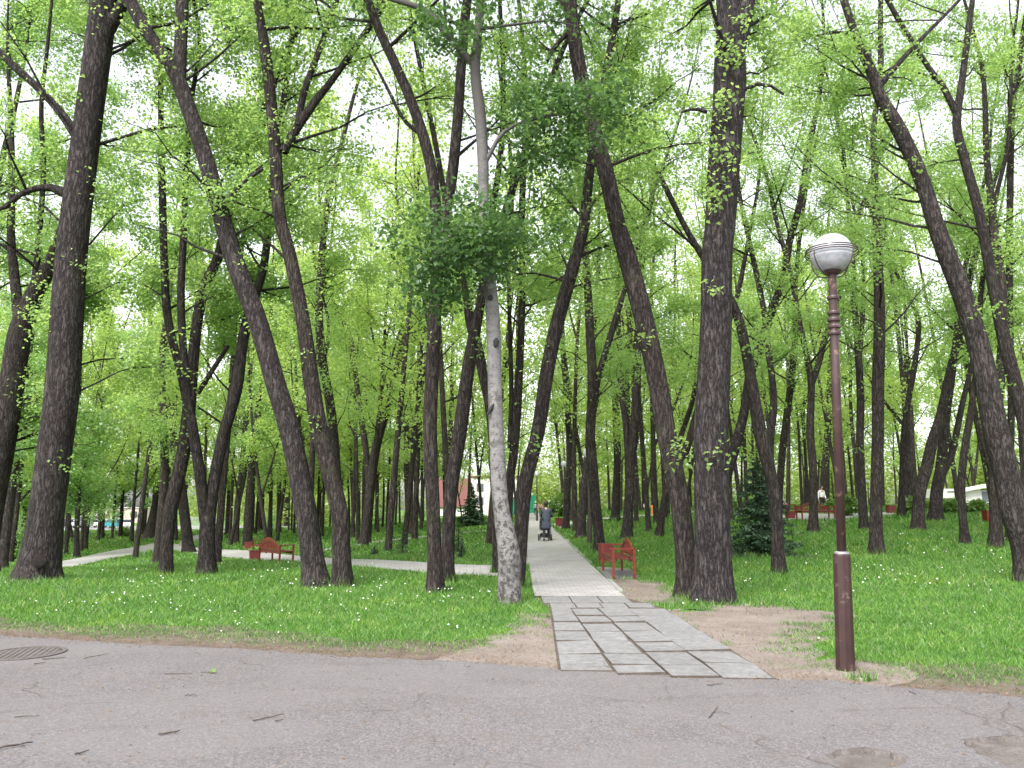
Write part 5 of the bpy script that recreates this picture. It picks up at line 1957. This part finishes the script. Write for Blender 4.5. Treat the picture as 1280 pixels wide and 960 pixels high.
car("parked silver car seen end on, between two young stems", 106, 660.3, "car_silver", math.radians(158), "van")
car("parked white car beside the silver one", 120, 660, "car_white", math.radians(112))
car("parked teal car behind the slanting young stem", 140, 660.5, "car_teal", math.radians(68))
car("parked white car with dark glass, farthest along toward the thick trunk", 157, 660.5, "car_white", math.radians(30))
car("parked grey car just past the massive trunk's edge", 76, 660, "car_dark", math.radians(170))
car("parked white car showing between the two nearest young stems", 91, 659.5, "car_white", math.radians(165))

# ------------------------------------------------------------------ buildings, fences, kiosk
def window(root, c, s, axis="y"):
    f = MB()
    f.box(c, (s[0] + 0.2, 0.10, s[1] + 0.2) if axis == "y" else (0.10, s[0] + 0.2, s[1] + 0.2))
    o = f.build("window", M["roof_red"], root)
    d = (0, -0.045, 0) if axis == "y" else (0.045, 0, 0)
    MB().box(Vector(c) + Vector(d), (s[0], 0.05, s[1]) if axis == "y" else (0.05, s[0], s[1])).build("pane", M["pane"], o)
    return o


def main_building():
    Y = 132.0
    x0, x1, x2 = at(566, 620, Y).x, at(589, 620, Y).x, at(650, 620, Y).x
    zt = at(600, 597, Y).z
    g = ground((x0 + x2) / 2, Y)
    root = thing("park_building", "white building with red steep roof glimpsed between trunks beyond the small spruce", "building", ((x0 + x2) / 2, Y, g))
    cx, top = (x0 + x2) / 2, zt - g
    w = MB()
    w.box(((x1 + x2) / 2 - cx, 4, top / 2), (x2 - x1, 8, top))
    w.box(((x0 - 4 + x1) / 2 - cx - 0.01, 4.3, 0.75), (x1 - x0 + 4, 7.4, 1.5))
    w.build("wall", M["wall_white"], root)
    r = MB()
    r.prism([(0.2, 1.5), (2.9, top - 0.1), (5.5, top - 0.1), (8.1, 1.5)], x0 - cx - 4.0, x1 - cx - 0.02, "x")
    r.build("roof", M["roof_red"], root)
    MB().box(((x1 + x2) / 2 - cx, 4, top + 0.14), (x2 - x1 + 0.5, 8.5, 0.28)).build("cornice", M["roof_red"], root)
    for zf in (0.30, 0.66):
        for t in (0.18, 0.5, 0.82):
            window(root, (x1 - cx + (x2 - x1) * t, -0.02, top * (zf + 0.08)), (1.0, 1.15))
    for t in (0.02, 0.34, 0.66, 0.98):
        MB().box((x1 - cx + (x2 - x1) * t, -0.06, top / 2), (0.35, 0.18, top - 0.04)).build("pilaster", M["wall_pink"], root)


main_building()


def far_house():
    Y = 168.0
    a, b = at(124, 640, Y), at(170, 640, Y)
    g = ground(a.x, Y)
    root = thing("low_building", "low pinkish building with a pale gable behind the parked cars", "building", ((a.x + b.x) / 2, Y, g))
    w = b.x - a.x + 4
    MB().box((0, 3, 1.6), (w, 6, 3.2)).build("wall", M["wall_pink"], root)
    zr = at(150, 634, Y).z - g
    MB().prism([(-w / 2 - 0.3, 3.2), (0, zr), (w / 2 + 0.3, 3.2)], -0.3, 6.3, "y").build("roof", M["wall_white"], root)
    for t in (-0.3, 0.0, 0.3):
        window(root, (w * t, -0.02, 1.8), (1.2, 1.1))


far_house()


def picket_fence(name, label, p0, p1, h, mat, n, slat=0.5):
    a, b = Vector(p0), Vector(p1)
    root = thing(name, label, "fence", (a + b) / 2)
    c = (a + b) / 2
    d = (b - a)
    for i in range(n + 1):
        p = a.lerp(b, i / n)
        z = ground(p.x, p.y)
        MB().box((p.x - c.x, p.y - c.y, z - c.z + h / 2), (0.09, 0.09, h + 0.1)).build("post", M[mat], root)
    pn = MB()
    k = int(d.length / 0.16)
    for i in range(k):
        p = a.lerp(b, (i + 0.5) / k)
        z = ground(p.x, p.y)
        pn.box((p.x - c.x, p.y - c.y, z - c.z + h * 0.5 + 0.05), (slat * 0.16, 0.03, h * 0.9))
    for f in (0.15, 0.9):
        pn.bar((a.x - c.x, a.y - c.y, ground(a.x, a.y) - c.z + h * f), (b.x - c.x, b.y - c.y, ground(b.x, b.y) - c.z + h * f), 0.05, 0.05)
    pn.build("slat_panel", M[mat], root)


g0, g1 = at(640, 645, 112), at(669, 645, 108)
picket_fence("green_fence", "bright green fence at the far end of the paved path", (g0.x, 112, ground(g0.x, 112)), (g1.x, 108, ground(g1.x, 108)), 2.7, "fence_green", 3, 0.85)
g0, g1 = at(238, 655, 112), at(296, 655, 112)
picket_fence("pale_fence", "pale upright railing behind the faraway bench with the reader", (g0.x, 112, ground(g0.x, 112)), (g1.x, 112, ground(g1.x, 112)), 2.0, "fence_grey", 5, 0.35)


def kiosk():
    b = at(1228, 640, 62)
    g = ground(b.x, 62)
    root = thing("kiosk", "white kiosk with a slanting roof and open dark front, behind the low hedge", "kiosk", (b.x, 62, g), math.radians(-14))
    z = lambda py: at(1228, py, 62).z - g
    MB().box((-0.1, 1.2, z(613) / 2 - 0.1), (2.3, 2.2, z(613) + 0.2)).build("wall", M["wall_white"], root)
    MB().prism([(-1.7, z(616)), (-1.7, z(613)), (1.5, z(603)), (1.5, z(606))], -0.5, 2.6, "y").build("roof", M["wall_white"], root)
    MB().box((0.55, 0.085, z(622)), (0.9, 0.05, 1.0)).build("opening", M["pane"], root)
    MB().box((0.2, -0.25, z(628)), (2.0, 0.5, 0.06)).build("counter", M["fence_grey"], root)
    b2 = at(1187, 640, 66)
    g2 = ground(b2.x, 66)
    root = thing("market_tent", "low white flat-topped booth between the forking trunk and the clean stem", "booth", (b2.x, 66, g2), 0.1)
    zz = lambda py: at(1187, py, 66).z - g2
    MB().box((0, 1.0, zz(617)), (2.2, 2.0, zz(611) - zz(623))).build("canopy", M["wall_white"], root, bevel=0.03)
    for sx in (-1, 1):
        for y in (0.1, 1.9):
            MB().box((sx * 1.0, y, zz(623) / 2), (0.08, 0.08, zz(623))).build("leg", M["fence_grey"], root)


kiosk()

# ------------------------------------------------------------------ small things on the road
def manhole():
    p = hit(31, 818)
    root = thing("manhole_cover", "round ribbed iron manhole cover sunk in the road by the lawn edge", "manhole cover", (p.x, p.y, 0.010), 0.3)
    R = 0.36
    MB().lathe([(R, 0.002), (R + 0.05, 0.002), (R + 0.05, 0.012), (R, 0.012), (R, 0.002)], 40).build("frame", M["iron"], root)
    lid = MB()
    lid.lathe([(0.001, 0.002), (R - 0.012, 0.002), (R - 0.012, 0.006), (0.001, 0.006)], 36)
    for k in range(11):
        x = -R + 0.06 + k * 0.06
        hl = math.sqrt(max(0, (R - 0.03) ** 2 - x * x))
        if hl > 0.03:
            lid.box((x, 0, 0.0075), (0.034, 2 * hl, 0.007))
    lid.build("lid", M["iron"], root)


manhole()


def twig(label, px, py, px2, py2, rad=0.006, fork=False, seed=0):
    a, b = hit(px, py), hit(px2, py2)
    r = random.Random(seed)
    c = (a + b) / 2
    root = tag(bpy.data.objects.new("fallen_twig", None), None)
    bpy.data.objects.remove(root)
    mb = MB()
    pts = []
    for i in range(6):
        t = i / 5
        p = a.lerp(b, t) - c
        pts.append((p.x + r.gauss(0, 0.006), p.y + r.gauss(0, 0.008), 0.012 + rad + abs(r.gauss(0, 0.003))))
    rad *= 0.62
    mb.tube(pts, [rad * (1.2 - 0.6 * i / 5) for i in range(6)], 6)
    if fork:
        s = Vector(pts[3])
        d = Vector(pts[5]) - Vector(pts[0])
        q = s + Vector((d.y * 0.35 + d.x * 0.1, -d.x * 0.35, 0.003))
        mb.tube([s, (s + q) / 2 + Vector((0, 0, 0.004)), q], [rad * 0.7, rad * 0.5, rad * 0.3], 5)
    o = mb.build("fallen_twig", M["twig"], None, smooth=True)
    o.location = (c.x, c.y, 0)
    return tag(o, label, "twig", "twigs fallen on the road")


for i, (lab, a, b, c, d, rad, fk) in enumerate([
        ("dark straight twig just past the manhole cover", 53, 826, 81, 825, 0.008, False),
        ("short dark twig beneath the straight one by the manhole", 41, 832, 57, 831, 0.007, False),
        ("thin long twig slanting between manhole and lawn edge", 104, 825, 137, 819, 0.005, False),
        ("forked thick twig lying alone in mid road", 197, 922, 226, 917, 0.010, True),
        ("small dark twig stub nearest the road's bottom edge", 93, 947, 108, 943, 0.009, False),
        ("brown branchlet at the picture's corner on the road", 0, 940, 40, 932, 0.011, True),
        ("thin straight twig on the bare road above the corner branchlet", 19, 899, 49, 898, 0.005, False),
        ("long thin twig pointing at the lawn beside a tiny fork", 316, 904, 355, 896, 0.007, False),
        ("tiny forked twig under the long thin twig", 342, 905, 353, 903, 0.006, True),
        ("thin twig lying by the yellow-green sprig", 206, 845, 240, 844, 0.005, False),
        ("small twig in the road's long crack", 232, 872, 247, 872, 0.006, False),
        ("short pale twig near the slab path's corner", 885, 859, 905, 857, 0.006, False),
        ("crooked twig lying in the dust below the slabs", 888, 900, 896, 888, 0.006, True),
        ("short twig on the road right below the lamp's verge", 1138, 867, 1147, 871, 0.006, False)]):
    twig(lab, a, b, c, d, rad, fk, i)

pz = hit(262, 843)
root = thing("leaf_sprig", "fallen sprig with fresh yellow-green leaves on the road", "sprig", (pz.x, pz.y, 0.012))
MB().tube([(-0.09, 0.02, 0.006), (-0.02, 0.0, 0.01), (0.05, 0.0, 0.012)], [0.004, 0.003, 0.002], 5).build("stem", M["twig"], root)
r_ = np.random.default_rng(4)
V = quads_leaves(np.array([[0.0, 0.0, 0.02], [0.03, 0.02, 0.025], [0.05, -0.02, 0.02], [0.02, -0.03, 0.015], [-0.02, 0.03, 0.018]]), 0.055, r_)
link("leaves", np_mesh("leaves", V, np.arange(len(V)).reshape(-1, 4)), M["leaf_far"], root)

# litter along the verge, dandelion heads in the lawn: nobody could count these
def litter():
    r = np.random.default_rng(8)
    C = []
    n = 5200
    X = r.uniform(-11, 8, n)
    Y = np.interp(X, ex, ey) + r.normal(0.12, 0.16, n)
    C.append(np.stack([X, Y, 0.014 + 0.01 * r.random(n)], -1))
    for q, k in zip(dirt, (650, 260, 700, 120, 60)):
        P = np.asarray(q)
        X = r.uniform(P[:, 0].min(), P[:, 0].max(), k * 2)
        Y = r.uniform(P[:, 1].min(), P[:, 1].max(), k * 2)
        o = inside(q, X, Y)
        C.append(np.stack([X[o], Y[o], 0.012 + 0.01 * r.random(o.sum())], -1))
    X = r.uniform(-8, 7, 2200)
    Y = r.uniform(4.2, 10.5, 2200)
    o = Y < np.interp(X, ex, ey)
    C.append(np.stack([X[o], Y[o], np.full(o.sum(), 0.016)], -1))
    C = np.vstack(C)
    V = quads_leaves(C, 0.021 * r.uniform(0.4, 1.5, len(C)), r, up=2.5, droop=0, aspect=0.5)
    V[:, 2] = np.maximum(V[:, 2], 0.011)
    tag(link("litter", np_mesh("litter", V, np.arange(len(V)).reshape(-1, 4)), M["litter"]), kind="stuff")


litter()


def flowers():
    r = np.random.default_rng(15)
    X = np.concatenate([r.uniform(-12, 0, 900), r.uniform(2.5, 16, 500), r.uniform(-12, 20, 600)])
    Y = np.concatenate([r.uniform(8, 17, 900), r.uniform(7, 24, 500), r.uniform(15, 40, 600)])
    k = (vnoise(X, Y, 1.1, 21) > 0.42) & (r.random(len(X)) < 0.6)
    X, Y = X[k], Y[k]
    ok, hf = grass_ok(X, Y, r)
    X, Y = X[ok], Y[ok]
    d = Y - np.interp(X, ex, ey)
    k = d > 0.5
    X, Y = X[k], Y[k]
    n = len(X)
    s = r.uniform(0.006, 0.017, n) * np.clip(Y / 12, 0.9, 1.7)
    Z = gv(X, Y) + r.uniform(0.05, 0.15, n)
    P = np.stack([X, Y, Z], -1)
    ov = np.array([[1, 0, 0], [-1, 0, 0], [0, 1, 0], [0, -1, 0], [0, 0, 0.8], [0, 0, -0.8]])
    of = np.array([[0, 2, 4], [2, 1, 4], [1, 3, 4], [3, 0, 4], [2, 0, 5], [1, 2, 5], [3, 1, 5], [0, 3, 5]])
    V = (P[:, None, :] + ov[None] * s[:, None, None]).reshape(-1, 3)
    Fq = (of[None] + 6 * np.arange(n)[:, None, None]).reshape(-1, 3)
    tag(link("dandelion_heads", np_mesh("dandelion_heads", V, Fq), M["petal"]), kind="stuff")


flowers()
V = np.concatenate(TUFTS + [cluster_grass((3.31, 7.63), 90, 0.13, 0.09, 1)])
tag(link("tall_grass", np_mesh("tall_grass", V, np.arange(len(V)).reshape(-1, 3)), M["grass"]), kind="stuff")

# ------------------------------------------------------------------ light, sky, camera
SUN_EL, SUN_AZ = math.radians(50), math.radians(205)          # azimuth from +Y toward +X
w = bpy.data.worlds.new("World")
SC.world = w
w.use_nodes = True
nt = w.node_tree
for n in list(nt.nodes):
    nt.nodes.remove(n)
out = nt.nodes.new("ShaderNodeOutputWorld")
bg = nt.nodes.new("ShaderNodeBackground")
sky = nt.nodes.new("ShaderNodeTexSky")
sky.sky_type = "NISHITA"
sky.sun_disc = False
sky.sun_elevation = SUN_EL
sky.sun_rotation = SUN_AZ
sky.air_density = 1.0
sky.dust_density = 3.0
hs = nt.nodes.new("ShaderNodeHueSaturation")
hs.inputs["Saturation"].default_value = 0.22        # thin cloud over the whole sky
nt.links.new(sky.outputs[0], hs.inputs["Color"])
nt.links.new(hs.outputs[0], bg.inputs[0])
bg.inputs[1].default_value = 0.15
nt.links.new(bg.outputs[0], out.inputs[0])

sl = bpy.data.lights.new("sun", "SUN")
sl.energy = 1.5
sl.angle = math.radians(25)
sl.color = (1.0, 0.96, 0.90)
so = bpy.data.objects.new("sun", sl)
COL.objects.link(so)
d = Vector((math.sin(SUN_AZ) * math.cos(SUN_EL), math.cos(SUN_AZ) * math.cos(SUN_EL), math.sin(SUN_EL)))
so.rotation_euler = d.to_track_quat("Z", "Y").to_euler()
so.location = d * 60

cam = bpy.data.cameras.new("camera")
cam.sensor_width = 36.0
cam.sensor_fit = "HORIZONTAL"
cam.lens = 36.0 * FPX / CW
cam.clip_start = 0.05
cam.clip_end = 2000
co = bpy.data.objects.new("camera", cam)
COL.objects.link(co)
co.location = (0, 0, EYE)
co.rotation_euler = (math.pi / 2 + PITCH, 0, 0)
SC.camera = co

SC.view_settings.view_transform = "Standard"
SC.view_settings.look = "None"
SC.view_settings.gamma = 1.0
SC.view_settings.use_curve_mapping = False
SC.view_settings.exposure = 1.72
cy = SC.cycles
cy.max_bounces = 7
cy.diffuse_bounces = 5
cy.glossy_bounces = 2
cy.transmission_bounces = 5
cy.transparent_max_bounces = 4
cy.use_denoising = True
cy.caustics_reflective = False
cy.caustics_refractive = False
cy.sample_clamp_indirect = 8.0
SC.render.use_persistent_data = False
